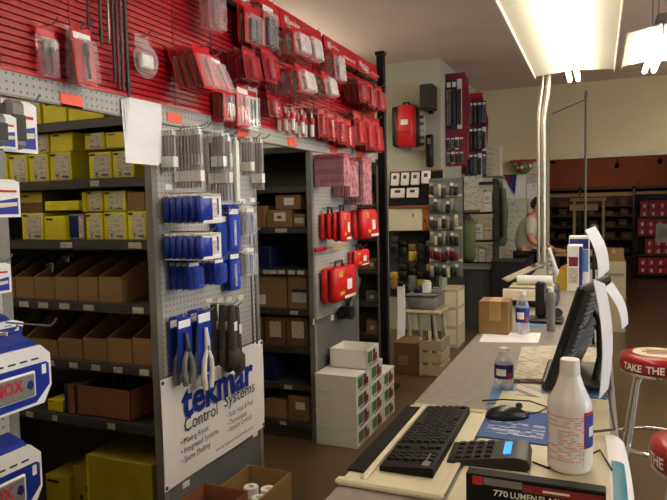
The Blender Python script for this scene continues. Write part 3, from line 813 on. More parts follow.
# red clamshell crowd
rc = lambda inner='dark_red', tl='box', tn=1: mk_clam('dark_red', inner, t=.029, tools=tn, tool=tl, header='sign_red', blister='clear_red')
on_slats(218, 54, 232, 84, rc(), 4, .046, lab_seq('red clamshell', 'crowd left of the hole saws'), tilt=.12, group='red clamshell crowd, left')
on_slats(237, 52, 250, 86, rc('bit_steel'), 4, .046, lab_seq('red clamshell', 'crowd right beside the hole saws'), tilt=.16, group='red clamshell crowd, right')
cardk = lambda inner='black', n=2: mk_clam('red', inner, t=.022, tools=n, tool='bit', header='white_ink')
on_slats(213, 86, 222, 122, cardk('black', 1), 3, .03, lab_seq('narrow red bit card', 'above the long hammer bits'), group='narrow red bit cards')
on_slats(226, 88, 238, 128, cardk('dark_grey', 1), 3, .032, lab_seq('red bit card', 'between narrow and white cards'), group='red bit cards')
on_slats(240, 90, 252, 130, mk_clam('white', 'black', t=.022, tools=2, tool='bit', header='red'), 2, .035, lab_seq('white and black bit card', 'low on the red wall'), group='white bit cards')
on_slats(254, 96, 264, 118, rc('bit_steel'), 3, .04, lab_seq('small red clamshell', 'right of the white bit cards'), tilt=.1, group='small red clamshells')
# little red and white cylinders
def mk_vial(w, h, lab):
    o = thing('capped_vial', lab, 'vial')
    part(o, 'hang_tab', G().box(-.001, .001, -.012, .012, -h * .3, .01), 'clear')
    part(o, 'body', G().cyl((0, 0, -h), (0, 0, -h * .45), .016, n=12), 'clear', smooth=40)
    part(o, 'cap', G().cyl((0, 0, -h * .45), (0, 0, -h * .25), .017, n=12), 'red', smooth=40)
    part(o, 'insert', G().cyl((0, 0, -h * .97), (0, 0, -h * .5), .012, n=10), 'white', smooth=40)
    return o
for k, px in enumerate((276, 286, 296)):
    on_slats(px, 108 + k * 3, px + 6, 132 + k * 3, mk_vial, 3, .045, lab_seq('red capped vial', '%s hook along the slat wall foot' % ORD[k]), group='red capped vials')
for k, px in enumerate((306, 316, 326, 334)):
    on_slats(px, 110 + k * 4, px + 7, 138 + k * 3.5, rc('white' if k % 2 else 'bit_steel', 'bit'), 3, .04, lab_seq('red and white pack', '%s hook of the far lower run' % ORD[k]), tilt=.06, group='red and white packs, far lower run')
for k, (px, y0, y1) in enumerate(((343, 82, 104), (352.5, 85, 110), (362, 89, 112))):
    on_slats(px, y0, px + 7, y1, rc('bit_steel', 'bit', 2), 4, .038, lab_seq('grey bit clamshell', '%s hook beside the black post' % ORD[k]), tilt=.1, group='grey bit clamshells near the post')
for k, (px, y0, y1) in enumerate(((342, 114, 146), (352, 118, 151), (361, 121, 153))):
    on_slats(px, y0, px + 8, y1, rc('red', 'box'), 3, .045, lab_seq('bright red pack', '%s hook low beside the post' % ORD[k]), tilt=.08, group='bright red packs near the post')

# --- pegboard end of row one
def mk_stick(nst=1, lab_at=(.62, .78), rod='bit_bronze', r_=.0055):
    def f(w, h, lab):
        o = thing('hammer_bit_pack', lab, 'drill bit')
        part(o, 'sleeve', G().rbox(-.006, .006, -.014, .014, -h, .008, .003), 'clear')
        part(o, 'rod', G().cyl((0, 0, -h * .08), (0, 0, -h * .97), r_, n=8), rod, smooth=40)
        part(o, 'label_band', G().box(-.0075, .0075, -.0155, .0155, -h * lab_at[1], -h * lab_at[0]), 'white')
        part(o, 'hang_tab', G().box(-.0015, .0015, -.012, .012, -h * .07, .012), 'white')
        return o
    return f
def on_peg(px0, py0, px1, py1, make, n, sp, lab, x0=None, group=None, holder=row1, tilt=0, jit=.012):
    x0 = XE + .02 if x0 is None else x0
    r = rect(px0, py0, px1, py1, x0)
    return hang_row(make, r, x0, n, sp, lab, holder=holder, group=group, tilt=tilt, jit=jit)
on_peg(162, 133, 167, 173, mk_stick(lab_at=(.6, .86)), 4, .017, lab_seq('short hammer bit pack', 'first pegboard hook'), group='hammer bits, first hook')
on_peg(175, 132, 180, 190, mk_stick(lab_at=(.68, .86)), 8, .0175, lab_seq('long hammer bit pack', 'second pegboard hook'), group='hammer bits, second hook')
on_peg(190, 128, 195, 170, mk_stick(lab_at=(.62, .88)), 3, .0175, lab_seq('white labelled hammer bit', 'between the longer hooks'), group='hammer bits, third hook', x0=XE + .05)
on_peg(209, 138, 213, 203, mk_stick(lab_at=(.54, .70)), 7, .0175, lab_seq('longest hammer bit pack', 'middle pegboard hook'), group='hammer bits, middle hook')
on_peg(212, 134, 216, 172, mk_stick(lab_at=(.6, .86)), 4, .0175, lab_seq('short hammer bit pack', 'above the longest ones'), x0=XE + .06, group='hammer bits above the longest')
on_peg(224, 138, 229, 176, mk_bag, 1, .02, single('white plastic bag between the hammer bits'), x0=XE + .09)
on_peg(235, 140, 239, 202, mk_stick(lab_at=(.02, .98), r_=.004), 1, .02, single('long white sleeved bit hanging alone between hooks'))
on_peg(241, 140, 245, 176, mk_stick(lab_at=(.62, .86)), 4, .0175, lab_seq('short hammer bit pack', 'fifth hook right of the white sleeve'), group='hammer bits, fifth hook')
on_peg(252, 140, 255, 190, mk_stick(lab_at=(.68, .86)), 4, .0175, lab_seq('hammer bit pack', 'last hook at the panel edge'), group='hammer bits, last hook')
def mk_bluebox(w, h, lab):
    o = thing('blue_clam_pack', lab, 'tool pack'); t = .031
    part(o, 'shell', G().rbox(0, t + .001, -w / 2 - .006, w / 2 * .2, -h * .95, -.010, .010), 'blue', smooth=50)
    part(o, 'card', G().box(t - .002, t, -w / 2 + .012, w / 2, -h * .98, 0), 'white')
    part(o, 'top_edge', G().rbox(.002, t, -w / 2 + .004, w / 2, -.013, 0, .003), 'white')
    part(o, 'bottom_edge', G().rbox(.002, t, -w / 2 + .004, w / 2, -h, -h * .95, .002), 'white')
    part(o, 'print', G().box(t, t + .0008, -w * .1, w * .38, -h * .8, -h * .3), 'label_print')
    part(o, 'brand_stripe', G().box(t, t + .0012, w * .28, w * .36, -h * .7, -h * .15), 'blue')
    return o
on_peg(163, 195, 184, 224, mk_bluebox, 6, .0335, lab_seq('blue and white tool pack', 'upper row on the pegboard'), group='blue tool packs, upper row', jit=.01)
on_peg(163, 233, 184, 259, mk_bluebox, 6, .0335, lab_seq('blue and white tool pack', 'second row on the pegboard'), group='blue tool packs, second row', jit=.01)
def mk_bluecard(hd='white', body='blue', inner='deep_blue', nt=1, name='blue_card_pack', t=.022):
    return mk_clam(body, inner, t=t, tools=nt, header=hd, name=name, cat='tool pack', blister='clear_blue', tool='box')
on_peg(169, 261, 181, 289, mk_bluecard(inner='deep_blue', t=.03), 4, .034, lab_seq('blue blade pack', 'third row on the pegboard'), group='blue blade packs, third row')
on_peg(198, 258, 208, 284, mk_bluecard(inner='deep_blue', t=.024), 4, .03, lab_seq('blue handled pack', 'third row right part'), group='blue handled packs')
on_peg(213, 214, 226, 262, mk_bluecard(t=.012), 2, .02, lab_seq('tall blue card', 'column beside the blue packs'), group='tall blue cards', x0=XE + .02)
on_peg(222, 207, 233, 250, mk_bluecard(t=.012, inner='white'), 3, .02, lab_seq('blue and white card', 'strip near the panel edge'), group='blue strip cards, upper')
on_peg(223, 252, 233, 290, mk_bluecard(t=.012, inner='white'), 3, .02, lab_seq('blue and white card', 'strip below the upper strip'), group='blue strip cards, lower')
on_peg(238, 207, 246, 236, mk_clam('clear', 'blue', tools=1, header='white', name='blue_card_pack', cat='tool pack'), 3, .026, lab_seq('clear and blue pack', 'panel edge, upper hook'), group='clear blue packs, upper')
on_peg(238, 247, 246, 276, mk_clam('clear', 'sky_blue', tools=1, header='white', name='blue_card_pack', cat='tool pack'), 3, .026, lab_seq('clear and blue pack', 'panel edge, lower hook'), group='clear blue packs, lower')
# long rods at the panel edge
for i, (px, y0, y1) in enumerate(((250, 232, 345), (254, 236, 345))):
    a = P(px, y0, X=XE + .04); b = P(px, y1, X=XE + .04)
    solo('long_rod', G().cyl((XE + .04, a.y, b.z), (XE + .04, a.y, a.z), .006, n=8).cyl((XE + .04, a.y, a.z), (XE + .04, a.y, a.z + .02), .009, n=8), 'bit_steel', '%s thin steel rod hanging at the pegboard edge' % ['left', 'right'][i], 'rod', 'steel rods at the pegboard edge', smooth=40)
    hook(row1, a.y, a.z + .024, .05, what='%s thin steel rod' % ['left', 'right'][i])
# snips and pliers
def mk_plier(grip='grey_plastic', jaw='bit_steel', card=None, sc=1.0):
    def f(w, h, lab):
        o = thing('hand_tool', lab, 'hand tool')
        if card: part(o, 'card', G().box(-.002, 0, -w / 2, w / 2, -h * .8, .01), card); part(o, 'header_print', G().box(0, .001, -w * .42, w * .42, -h * .13, -h * .02), 'paper')
        part(o, 'jaw', G().tube([(.012, -.006, -h * .2), (.012, .0, -h * .38), (.012, .0, -h * .48)], [.008, .014, .016], 8), jaw, smooth=50)
        part(o, 'pivot', G().cyl((.0, 0, -h * .46), (.026, 0, -h * .46), .012, n=10), 'dark_grey', smooth=40)
        for s in (-1, 1):
            part(o, 'handle', G().tube([(.012, s * .004, -h * .48), (.012, s * w * .24, -h * .62), (.012, s * w * .30, -h * .8), (.012, s * w * .2, -h)], [.009, .013, .014, .012], 8), grip, smooth=50)
        return o
    return f
on_peg(170, 318, 184, 384, mk_plier('grey_plastic', 'bit_steel', 'blue'), 2, .045, lab_seq('grey handled cutter on blue card', 'left above the banner'), group='grey cutters on blue cards')
on_peg(190, 311, 204, 388, mk_plier('white', 'white', 'blue'), 2, .045, lab_seq('white handled cutter on blue card', 'above the banner'), group='white cutters on blue cards', x0=XE + .03)
def mk_boot(w, h, lab):
    o = thing('black_pipe_tool', lab, 'hand tool')
    part(o, 'shaft', G().tube([(.02, 0, 0), (.02, 0, -h * .4), (.022, 0, -h * .72)], [.016, .022, .023], 10), 'rubber_brown', smooth=60)
    part(o, 'foot', G().rbox(.0, .042, -.03, .05, -h, -h * .7, .014), 'rubber_brown', smooth=60)
    part(o, 'tag', G().box(.041, .043, -.012, .012, -h * .4, -h * .26), 'white')
    return o
on_peg(205, 304, 217, 366, mk_boot, 3, .05, lab_seq('black rubber handled tool', 'over the banner wording'), group='black tools above the banner')
on_peg(219, 306, 231, 372, mk_boot, 2, .05, lab_seq('black rubber handled tool', 'over the banner end'), group='black tools over the banner end')
# papers hanging at the corner
t = thing('paper_bundle', 'bundle of white printed sheets hung on the shelving corner', 'papers', (XE + .015, Y1A + .02, 1.95))
yA = P(124, 130, X=XE + .02).y; yB = P(160, 130, X=XE + .02).y
for k in range(4):
    zt = P(140, 104, X=XE).z; zb = P(145, 165, X=XE).z
    x = XE + .012 + k * .004
    g = G().sheet(lambda u, v, x=x, k=k: (x + .012 * math.sin(v * 2.2 + k) * v, yA + .01 * k + (yB - yA - .02) * u, zt + (zb - zt) * v + .004 * k), 2, 6)
    part(t, 'sheet', g, 'paper', world=True)
# --- banner
t = thing('vinyl_banner', 'white tekmar banner with blue lettering hung on the shelving end', 'banner', (XE, Y1A, .35))
BY0, BY1 = Y1A - .005, 3.055; BX = XE + .009
def banner_pt(u, v):
    y = BY0 + (BY1 - BY0) * u; z = .852 + (.352 - .852) * v
    return (BX + .004 * math.sin(u * 7 + v * 3) * (0.3 + v * .7), y, z - .012 * math.sin(math.pi * u) * (1 - v) * 0)
part(t, 'cloth', G().sheet(banner_pt, 16, 8, .0015), 'paper', smooth=60, world=True)
for (u, v) in ((.015, .03), (.985, .03), (.015, .97), (.985, .97)):
    p = banner_pt(u, v); part(t, 'grommet', G().cyl((p[0] - .001, p[1], p[2]), (p[0] + .003, p[1], p[2]), .009, n=12), 'dark_grey', world=True)
BXT = BX + .0065
def bl(s, u, v, size, mat, w, bold=0.0, shear=0.0):
    lettering(t, s, (BXT, BY0 + (BY1 - BY0) * u, .852 - .5 * v), 'X', size, mat, bold, shear, width=w)
bl('tekmar', .15, .44, .215, 'blue', .64, .03)
bl('Control', .165, .56, .092, 'black', .27); bl('Systems', .535, .57, .092, 'black', .305)
for i, (a, b) in enumerate((('\u2022 Mixing Reset', '\u2022 Solar Heat & Pool'), ('\u2022 Integrated Systems', '\u2022 Thermostats'), ('\u2022 Snow Melting', '\u2022 Setpoint Controls'))):
    bl(a, .13, .68 + i * .085, .040, 'dark_grey', (.22, .30, .23)[i]); bl(b, .56, .655 + i * .085, .040, 'dark_grey', (.26, .19, .24)[i])
bl('www.tekmarcontrols.com', .44, .925, .026, 'dark_grey', .36)
# floor cartons under the banner
def open_box(name, label, x0, x1, y0, y1, h, mat, flaps=True):
    o = thing(name, label, 'carton', ((x0 + x1) / 2, (y0 + y1) / 2, 0)); w = .005
    part(o, 'box_floor', G().box(x0, x1, y0, y1, 0.001, w), mat, world=True)
    for q in ((x0, x1, y0, y0 + w), (x0, x1, y1 - w, y1), (x0, x0 + w, y0 + w, y1 - w), (x1 - w, x1, y0 + w, y1 - w)):
        part(o, 'box_side', G().box(*q, w, h), mat, world=True)
    return o
open_box('open_carton', 'open kraft carton of white rolls on the floor below the banner', -1.68, -1.43, 2.42, 2.765, .25, 'kraft')
for i, (px, py) in enumerate(((251, 486), (268, 488), (259, 497))):
    c = P(px, py, Z=.205)
    o = thing('white_roll', '%s white roll from the left in the floor carton' % ORD[i], 'roll', (c.x, c.y, .006), group='white rolls in the floor carton')
    part(o, 'roll', G().lathe([(.016, 0), (.038, 0), (.038, .192), (.036, .198), (.016, .198), (.014, .17)], 18), 'white', smooth=40)
open_box('open_carton', 'small open kraft carton at the bottom edge beside the banner', -1.71, -1.47, 2.02, 2.405, .30, 'kraft_red')

# --- pegboard end of row two
def mk_blade(w, h, lab):
    o = thing('blade_pack', lab, 'saw blade')
    part(o, 'sleeve', G().rbox(-.004, .004, -w / 2, w / 2, -h, .01, .002), 'clear_pink')
    part(o, 'blade', G().box(-.0006, .0006, -w * .3, w * .2, -h * .95, -h * .12), 'maroon')
    part(o, 'header', G().box(-.0045, .0045, -w / 2 - .001, w / 2 + .001, -h * .1, .012), 'clear_red')
    return o
on_peg(315, 157, 322, 187, mk_blade, 15, .0145, lab_seq('purple blade sleeve', 'upper row beside the shelf opening'), holder=row2, group='blade sleeves, upper row')
on_peg(333, 163, 342, 197, mk_blade, 9, .0155, lab_seq('purple blade sleeve', 'lower row in the middle'), holder=row2, group='blade sleeves, middle row')
on_peg(345, 160, 354, 205, mk_blade, 9, .0175, lab_seq('tall purple blade sleeve', 'row next to the post'), holder=row2, group='blade sleeves, next to the post')
def tool_case(px0, pxm, px1, py0, py1, lab, name='tool_case', logo=True, X0=XE + .012, y0=None):
    """px0..pxm: visible side, pxm..px1: front face"""
    yc = None
    if y0 is None: y0 = P(px0, (py0 + py1) / 2, X=X0).y
    X1_ = P(pxm, (py0 + py1) / 2, Y=y0).x
    y1 = P(px1, (py0 + py1) / 2, X=X1_).y
    z1, z0 = P(pxm, py0, Y=y0, X=None).z, P(pxm, py1, Y=y0).z
    o = thing(name, lab, 'tool case', (X0, (y0 + y1) / 2, z0), group='red tool cases on the pegboard')
    th = X1_ - X0; w = (y1 - y0) / 2; h = z1 - z0
    part(o, 'shell', G().rbox(0, th * .48, -w, w, 0, h, .018), 'case_red', smooth=50)
    part(o, 'lid', G().rbox(th * .52, th, -w, w, 0, h, .018), 'case_red', smooth=50)
    part(o, 'seam', G().box(th * .47, th * .53, -w + .008, w - .008, .008, h - .008), 'dark_red')
    part(o, 'carry_handle', G().tube([(th * .5, -w * .35, h - .004), (th * .5, -w * .3, h + .035), (th * .5, w * .3, h + .035), (th * .5, w * .35, h - .004)], .009, 8), 'black', smooth=50)
    if logo:
        part(o, 'logo_print', G().box(th, th + .0012, w * .05, w * .5, h * .3, h * .62), 'white_ink')
        part(o, 'foot_print', G().box(th, th + .0012, -w * .2, w * .85, h * .06, h * .14), 'white_ink')
        part(o, 'corner_print', G().box(th, th + .0012, -w * .7, -w * .35, h * .72, h * .88), 'gold')
        part(o, 'small_print', G().box(th, th + .0012, -w * .6, -w * .2, h * .2, h * .3), 'gold')
    hook(row2, (y0 + y1) / 2, z1 + .022, th + .02, what=lab.split(',')[0])
    return o
yc_ = P(319, 226, X=XE + .012).y; xm_ = P(331, 226, Y=yc_).x
tool_case(319, 330.5, 341, 213, 240, 'leftmost red tool case in the upper row, half covered by another', logo=False, y0=yc_)
tool_case(331, 343, 352, 211, 242, 'second red tool case in the upper row with white print', X0=xm_ + .004, y0=yc_)
o = tool_case(349, 363, 377, 210, 240, 'red tool case nearest the black post, tilted forward')
o.rotation_euler = (0, -.07, 0); o.location.x += .022
tool_case(348, 356, 370, 251, 268, 'small red accessory case hanging between the larger cases')
tool_case(320, 336, 357, 269, 304, 'large lower red tool case with black handle and white print')
p = P(311, 250, X=XE); 
o = thing('level', 'thin red and yellow tool hanging across the pegboard', 'tool', (XE, p.y, p.z))
part(o, 'grip', G().rbox(XE + .03, XE + .05, p.y - .02, p.y + .16, p.z - .014, p.z + .012, .006), 'red', world=True)
part(o, 'blade', G().box(XE + .036, XE + .044, p.y + .16, p.y + .5, p.z - .006, p.z + .008), 'gold', world=True)
p = P(346, 308, X=XE + .05)
o = thing('angle_grinder', 'dark tool with rubber grip hanging below the large red case', 'tool', (XE, p.y, p.z))
part(o, 'body', G().tube([(XE + .06, p.y, p.z - .05), (XE + .06, p.y + .1, p.z + .06), (XE + .06, p.y + .2, p.z + .2)], [.03, .04, .035], 10), 'dark_grey', smooth=50, world=True)
part(o, 'head', G().cyl((XE + .02, p.y - .02, p.z - .03), (XE + .11, p.y - .02, p.z - .03), .05, n=14), 'black', smooth=40, world=True)

# --- white cartons stacked against row two
WX0, WX1 = -1.738, -1.443
def white_carton(x0, x1, y0, y1, z0, z1, label, open_top=False):
    o = carton('white_carton', label, 'carton', x0, x1, y0, y1, z0, z1, 'white', None, None, 'white cartons stacked on the floor', open_top=open_top)
    for (u0, u1, v0, v1, m) in ((.1, .45, .25, .85, 'green'), (.5, .85, .2, .6, 'dark_red'), (.5, .7, .62, .85, 'deep_blue'), (.2, .8, .08, .16, 'grey_plastic')):
        part(o, 'side_print', G().box(x1 - .001, x1 + .001, y0 + (y1 - y0) * u0, y0 + (y1 - y0) * u1, z0 + (z1 - z0) * v0, z0 + (z1 - z0) * v1), m, world=True)
    if not open_top: part(o, 'lid_seam', G().box(x0 - .002, x1 + .002, y0 - .002, y1 + .002, z1 - .012, z1 + .001), 'white', world=True)
    return o
hs = .121
for c in range(3):
    ya = 3.745 + c * .275
    n = (4, 4, 3)[c]
    for k in range(n):
        white_carton(WX0, WX1, ya, ya + .265, .001 + k * hs, .001 + k * hs + hs - .003, 'white carton, %s from the floor in the %s stack' % (ORD[k], ('nearest', 'middle', 'farthest')[c]))
white_carton(WX0 + .03, WX1 + .005, 3.93, 4.19, .001 + 4 * hs, .001 + 5 * hs + .01, 'open white carton lying on top of the stacked white cartons', True)
t = None

# --- near row end: boxed kits at the left edge
def kit(px1, py0, py1, xf, lab, tilt=0.0):
    """big blue and white hole saw kit facing the aisle; px1 = right edge, py0/py1 at that edge"""
    y1 = P(px1, (py0 + py1) / 2, X=xf).y; z1 = P(px1, py0, X=xf).z; z0 = P(px1, py1, X=xf).z
    h = z1 - z0; w = .36; th = .085
    o = thing('hole_saw_kit', lab, 'tool kit', (xf, y1, z0))
    # local: front at x=0, right edge y=0
    g = G().prism([(-w, 0), (-.03, 0), (0, .05), (0, h * .82), (-.035, h), (-w, h)], -th, 0, 'X')
    part(o, 'box', g, 'white_gloss')
    part(o, 'blue_panel', G().prism([(-w, h * .04), (-.06, h * .05), (-.008, h * .30), (-.008, h * .66), (-.02, h * .70), (-w, h * .70)], 0, .0012, 'X'), 'blue')
    part(o, 'window_rim', G().rbox(-.004, .006, -w + .02, -.06, h * .16, h * .60, .006), 'white')
    part(o, 'window', G().rbox(.002, .009, -w + .03, -.068, h * .19, h * .57, .005), 'grey_plastic')
    part(o, 'top_fold', G().prism([(-th, h), (-th, h + .03), (-th * .3, h + .012), (-.01, h)], -w, -.04, 'Y'), 'blue')
    lettering(o, 'LENOX', (xf + .0095, y1 - .25, z0 + h * .32), 'X', .05, 'red', .02, width=.14)
    part(o, 'logo_mark', G().prism([(-.098, h * .36), (-.085, h * .30), (-.072, h * .36), (-.08, h * .46), (-.092, h * .46)], .009, .0098, 'X'), 'deep_blue')
    for k in range(4):
        part(o, 'feature_icon', G().box(0, .001, -.19 + k * .04, -.165 + k * .04, h * .77, h * .80), 'dark_grey')
    part(o, 'size_print', G().box(.0012, .002, -.035, -.02, h * .50, h * .66), 'white_ink')
    return o
kit(51, 342, 400, XE + .20, 'upper blue and white boxed hole saw kit at the left edge')
kit(42, 440, 502, XE + .20, 'lower blue and white boxed hole saw kit at the bottom left corner')
kit(24, 318, 340, XE + .10, 'white and blue kit box behind the upper hole saw kit')
def small_kit(px1, py0, py1, xf, lab, w=.12, sty=0):
    y1 = P(px1, (py0 + py1) / 2, X=xf).y; z1 = P(px1, py0, X=xf).z; z0 = P(px1, py1, X=xf).z; h = z1 - z0
    o = thing('boxed_tool_pack', lab, 'tool pack', (xf, y1, z0))
    part(o, 'card', G().prism([(-w, 0), (0, 0), (0, h * .93), (-.02, h), (-w, h)], -.004, 0, 'X'), 'white_gloss')
    part(o, 'blue_panel', G().prism([(-w * .95, h * .08), (-.008, h * .08), (-.008, h * .52), (-w * .95, h * .38)], 0, .001, 'X'), 'blue')
    part(o, 'product_photo', G().prism([(-w * .9, h * .22), (-w * .1, h * .30), (-w * .1, h * .40), (-w * .9, h * .36)], .001, .002, 'X'), 'beige')
    part(o, 'brand_stripe', G().box(0, .001, -w * .85, -w * .1, h * .66, h * .72), 'red')
    part(o, 'blister', G().rbox(-.06, -.005 if sty else .03, -w, -.008 if sty else -w * .5, h * .05, h * .98, .012), 'grey_plastic' if sty == 0 else 'clear')
    if sty == 0: part(o, 'photo', G().rbox(.03, .032, -w * .95, -w * .55, h * .2, h * .7, .004), 'black')
    return o
small_kit(37, 104, 154, XE + .17, 'blue white boxed tool hanging high at the left edge')
small_kit(17, 116, 150, XE + .22, 'boxed tool with dark photo hanging in front at the left edge', .10)
small_kit(20, 180, 217, XE + .12, 'blue white boxed tool below the first at the left edge', sty=1)
small_kit(11, 262, 292, XE + .06, 'blue white tool card hanging on the near pegboard', sty=1)
for (px, py, X_, wh) in ((55, 322, XE + .30, 'upper hole saw kit at the left edge'), (16, 328, XE + .22, 'white kit box at the left edge'), (11, 257, XE + .05, 'tool card on the near pegboard'), (38, 98, XE + .2, 'boxed tool high at the left edge')):
    p = P(px, py, X=X_); hook(row0, p.y, p.z - .012, X_ - XE - .02, what=wh)

# ================================================================== COUNTER
CT = 1.02
CXL, CXR = -.487, .05
t = thing('sales_counter', 'long grey topped sales counter running away from the viewer', 'counter', (-.22, 3, 0))
part(t, 'worktop', G().rbox(CXL, CXR, .55, 5.7, CT - .04, CT, .006), 'counter_grey', world=True)
part(t, 'front_panel', G().box(CXR - .05, CXR - .03, .6, 5.65, 0, CT - .04), 'beige_dark', world=True)
for k in range(4):
    ya = .6 + k * 1.2625
    part(t, 'cabinet', G().box(CXL + .05, CXR - .05, ya, ya + 1.26, .08, CT - .04), 'steel_grey', world=True)
part(t, 'plinth', G().box(CXL + .1, CXR - .06, .62, 5.6, 0, .08), 'black', world=True)
solo('desk_mat', G().rbox(-.262, .03, 1.0, 1.90, CT + .0002, CT + .004, .0015), 'mat_cream', 'cream desk mat under the calculator and spray bottle', 'desk mat')
MZ = CT + .004
# keyboard tray
t = thing('keyboard_tray', 'cream plastic keyboard tray with raised rim at the counter edge', 'tray', (-.38, 1.4, CT))
TX0, TX1, TY0, TY1 = -.490, -.268, 1.135, 1.675
part(t, 'tray_base', G().box(TX0 + .01, TX1 - .005, TY0 + .01, TY1 - .005, CT + .0002, CT + .006), 'beige', world=True)
part(t, 'near_rim', G().rbox(TX0, TX1, TY0, TY0 + .022, CT + .0002, CT + .013, .004), 'beige', world=True)
part(t, 'far_rim', G().rbox(TX0 + .02, TX1, TY1 - .016, TY1, CT + .0002, CT + .012, .004), 'beige', world=True)
part(t, 'ridge_bar', G().rbox(-.443, -.430, TY0 + .022, TY1 - .016, CT + .006, CT + .016, .003), 'beige', world=True)
part(t, 'wrist_rest', G().rbox(TX0 + .004, -.446, TY0 + .06, TY1 - .03, CT + .006, CT + .011, .002), 'black_card', world=True)
part(t, 'side_rim', G().rbox(TX1 - .012, TX1, TY0 + .022, TY1 - .016, CT + .006, CT + .009, .001), 'beige', world=True)
# keyboard, long side along the counter, typist on the left
t = thing('keyboard', 'black computer keyboard lying in the cream tray', 'keyboard', (-.364, 1.43, CT + .0066), rz=.01); t.scale = (.95, .95, .72)
part(t, 'case', G().prism([(-.062, 0), (.058, 0), (.058, .026), (.05, .028), (-.062, .014)], -.222, .222, 'Y'), 'black_card')
km = mesh_of(G().prism([(-.0075, -.0075), (.0075, -.0075), (.0075, .0075), (-.0075, .0075)], 0, .004, 'Z').prism([(-.006, -.006), (.006, -.006), (.006, .006), (-.006, .006)], .004, .0065, 'Z'), 'key', 'key_black')
km2 = mesh_of(G().rbox(-.0075, .0075, -.048, .048, 0, .006, .002), 'key', 'key_black')
for r_ in range(6):
    xx = .044 - r_ * .0185; zz = .0265 - (0.044 - xx) * .125
    for c in range(21):
        yy = .208 - c * .0192
        if c in (15, 17): continue
        if r_ == 0 and c in (1, 6, 11): continue
        if r_ in (1, 3) and c == 16 and r_ == 3: continue
        if r_ == 5 and 3 <= c <= 8:
            if c != 5: continue
            o = bpy.data.objects.new('key', km2)
        else: o = bpy.data.objects.new('key', km)
        COL.objects.link(o); o.parent = t; o.location = (xx, yy, zz)
part(t, 'status_panel', G().box(.03, .05, -.21, -.14, .0262, .0275), 'grey_plastic')
# card terminal / calculator
t = thing('calculator', 'black desk calculator with glowing blue display', 'calculator', (-.212, 1.375, MZ), rz=.06)
part(t, 'body', G().prism([(-.09, 0), (.075, 0), (.083, .009), (.076, .025), (.062, .028), (.045, .0275), (-.09, .007)], -.06, .05, 'Y'), 'black', smooth=30)
ks = mesh_of(G().rbox(-.007, .007, -.008, .008, 0, .004, .0015), 'key', 'key_black')
for i in range(4):
    for j in range(4):
        o = bpy.data.objects.new('key', ks); COL.objects.link(o); o.parent = t
        xx = -.068 + i * .021; o.location = (xx, -.042 + j * .026, .007 + (xx + .09) * .152 + .0004); o.rotation_euler = (0, -.15, 0)
g = G().box(-.008, .008, -.038, .034, 0, .0012); sc = part(t, 'display', g, 'screen_blue', label='glowing blue display'); sc.location = (.034, 0, .0262); sc.rotation_euler = (0, -.15, 0)
# mouse pad and mouse
t = thing('mouse_pad', 'blue mouse pad with white printing on the cream mat', 'mouse pad', (-.19, 1.605, MZ), rz=-.02)
part(t, 'pad', G().rbox(-.088, .09, -.12, .11, .0002, .004, .0018), 'pad_blue')
for k in range(4):
    part(t, 'print', G().box(-.06, .075, -.09 + k * .024, -.072 + k * .024, .004, .0045), 'pad_print')
t = thing('computer_mouse', 'black glossy mouse resting on the blue pad', 'mouse', (-.215, 1.645, MZ + .004), rz=-1.15)
g = G(); 
g.sphere((0, 0, .003), .031, .058, .029, 16, 10)
for v in g.v:
    if v.z < 0: v.z = 0
    v.z *= 1 - .25 * max(0, v.y / .058)
part(t, 'shell', g, 'black_gloss', smooth=60)
part(t, 'wheel', G().cyl((-.004, .032, .03), (.004, .032, .03), .008, n=12), 'dark_grey', smooth=40)
part(t, 'cable', G().tube([(0, .056, .008), (-.02, .09, .004), (-.06, .13, .003), (-.12, .10, .003), (-.14, .03, .003), (-.135, -.03, .003)], .0022, 6), 'black', smooth=60)
# flashlight box
fx0, fx1, fy0, fy1, fz1 = -.222, .016, 1.130, 1.160, 1.088
t = thing('flashlight_box', 'black 770 lumen flashlight box at the bottom edge of the counter', 'box', ((fx0 + fx1) / 2, fy0, MZ))
part(t, 'box_body', G().rbox(fx0, fx1, fy0, fy1, MZ + .0002, fz1, .002), 'black_card', world=True)
zs_ = fz1 - .003
part(t, 'red_square', G().box(fx0 + .012, fx0 + .03, fy0 - .001, fy0, zs_ - .016, zs_), 'red', world=True)
part(t, 'grey_stripe', G().box(fx0 + .032, fx0 + .1, fy0 - .001, fy0, zs_ - .014, zs_ - .001), 'grey_plastic', world=True)
part(t, 'red_stripe', G().box(fx0 + .1, fx1 - .003, fy0 - .001, fy0, zs_ - .018, zs_ - .004), 'dark_red', world=True)
part(t, 'stripe_print', G().box(fx0 + .135, fx0 + .18, fy0 - .0016, fy0 - .001, zs_ - .013, zs_ - .009), 'white_ink', world=True)
for i, (w_, a_, l_) in enumerate((('770', .05, .026), ('LUMEN', .08, .045), ('FLASHLIGHT', .129, .085))):
    lettering(t, w_, (fx0 + a_, fy0 - .0006, zs_ - .032), 'Y', .0155, 'white_ink', .02, width=l_)
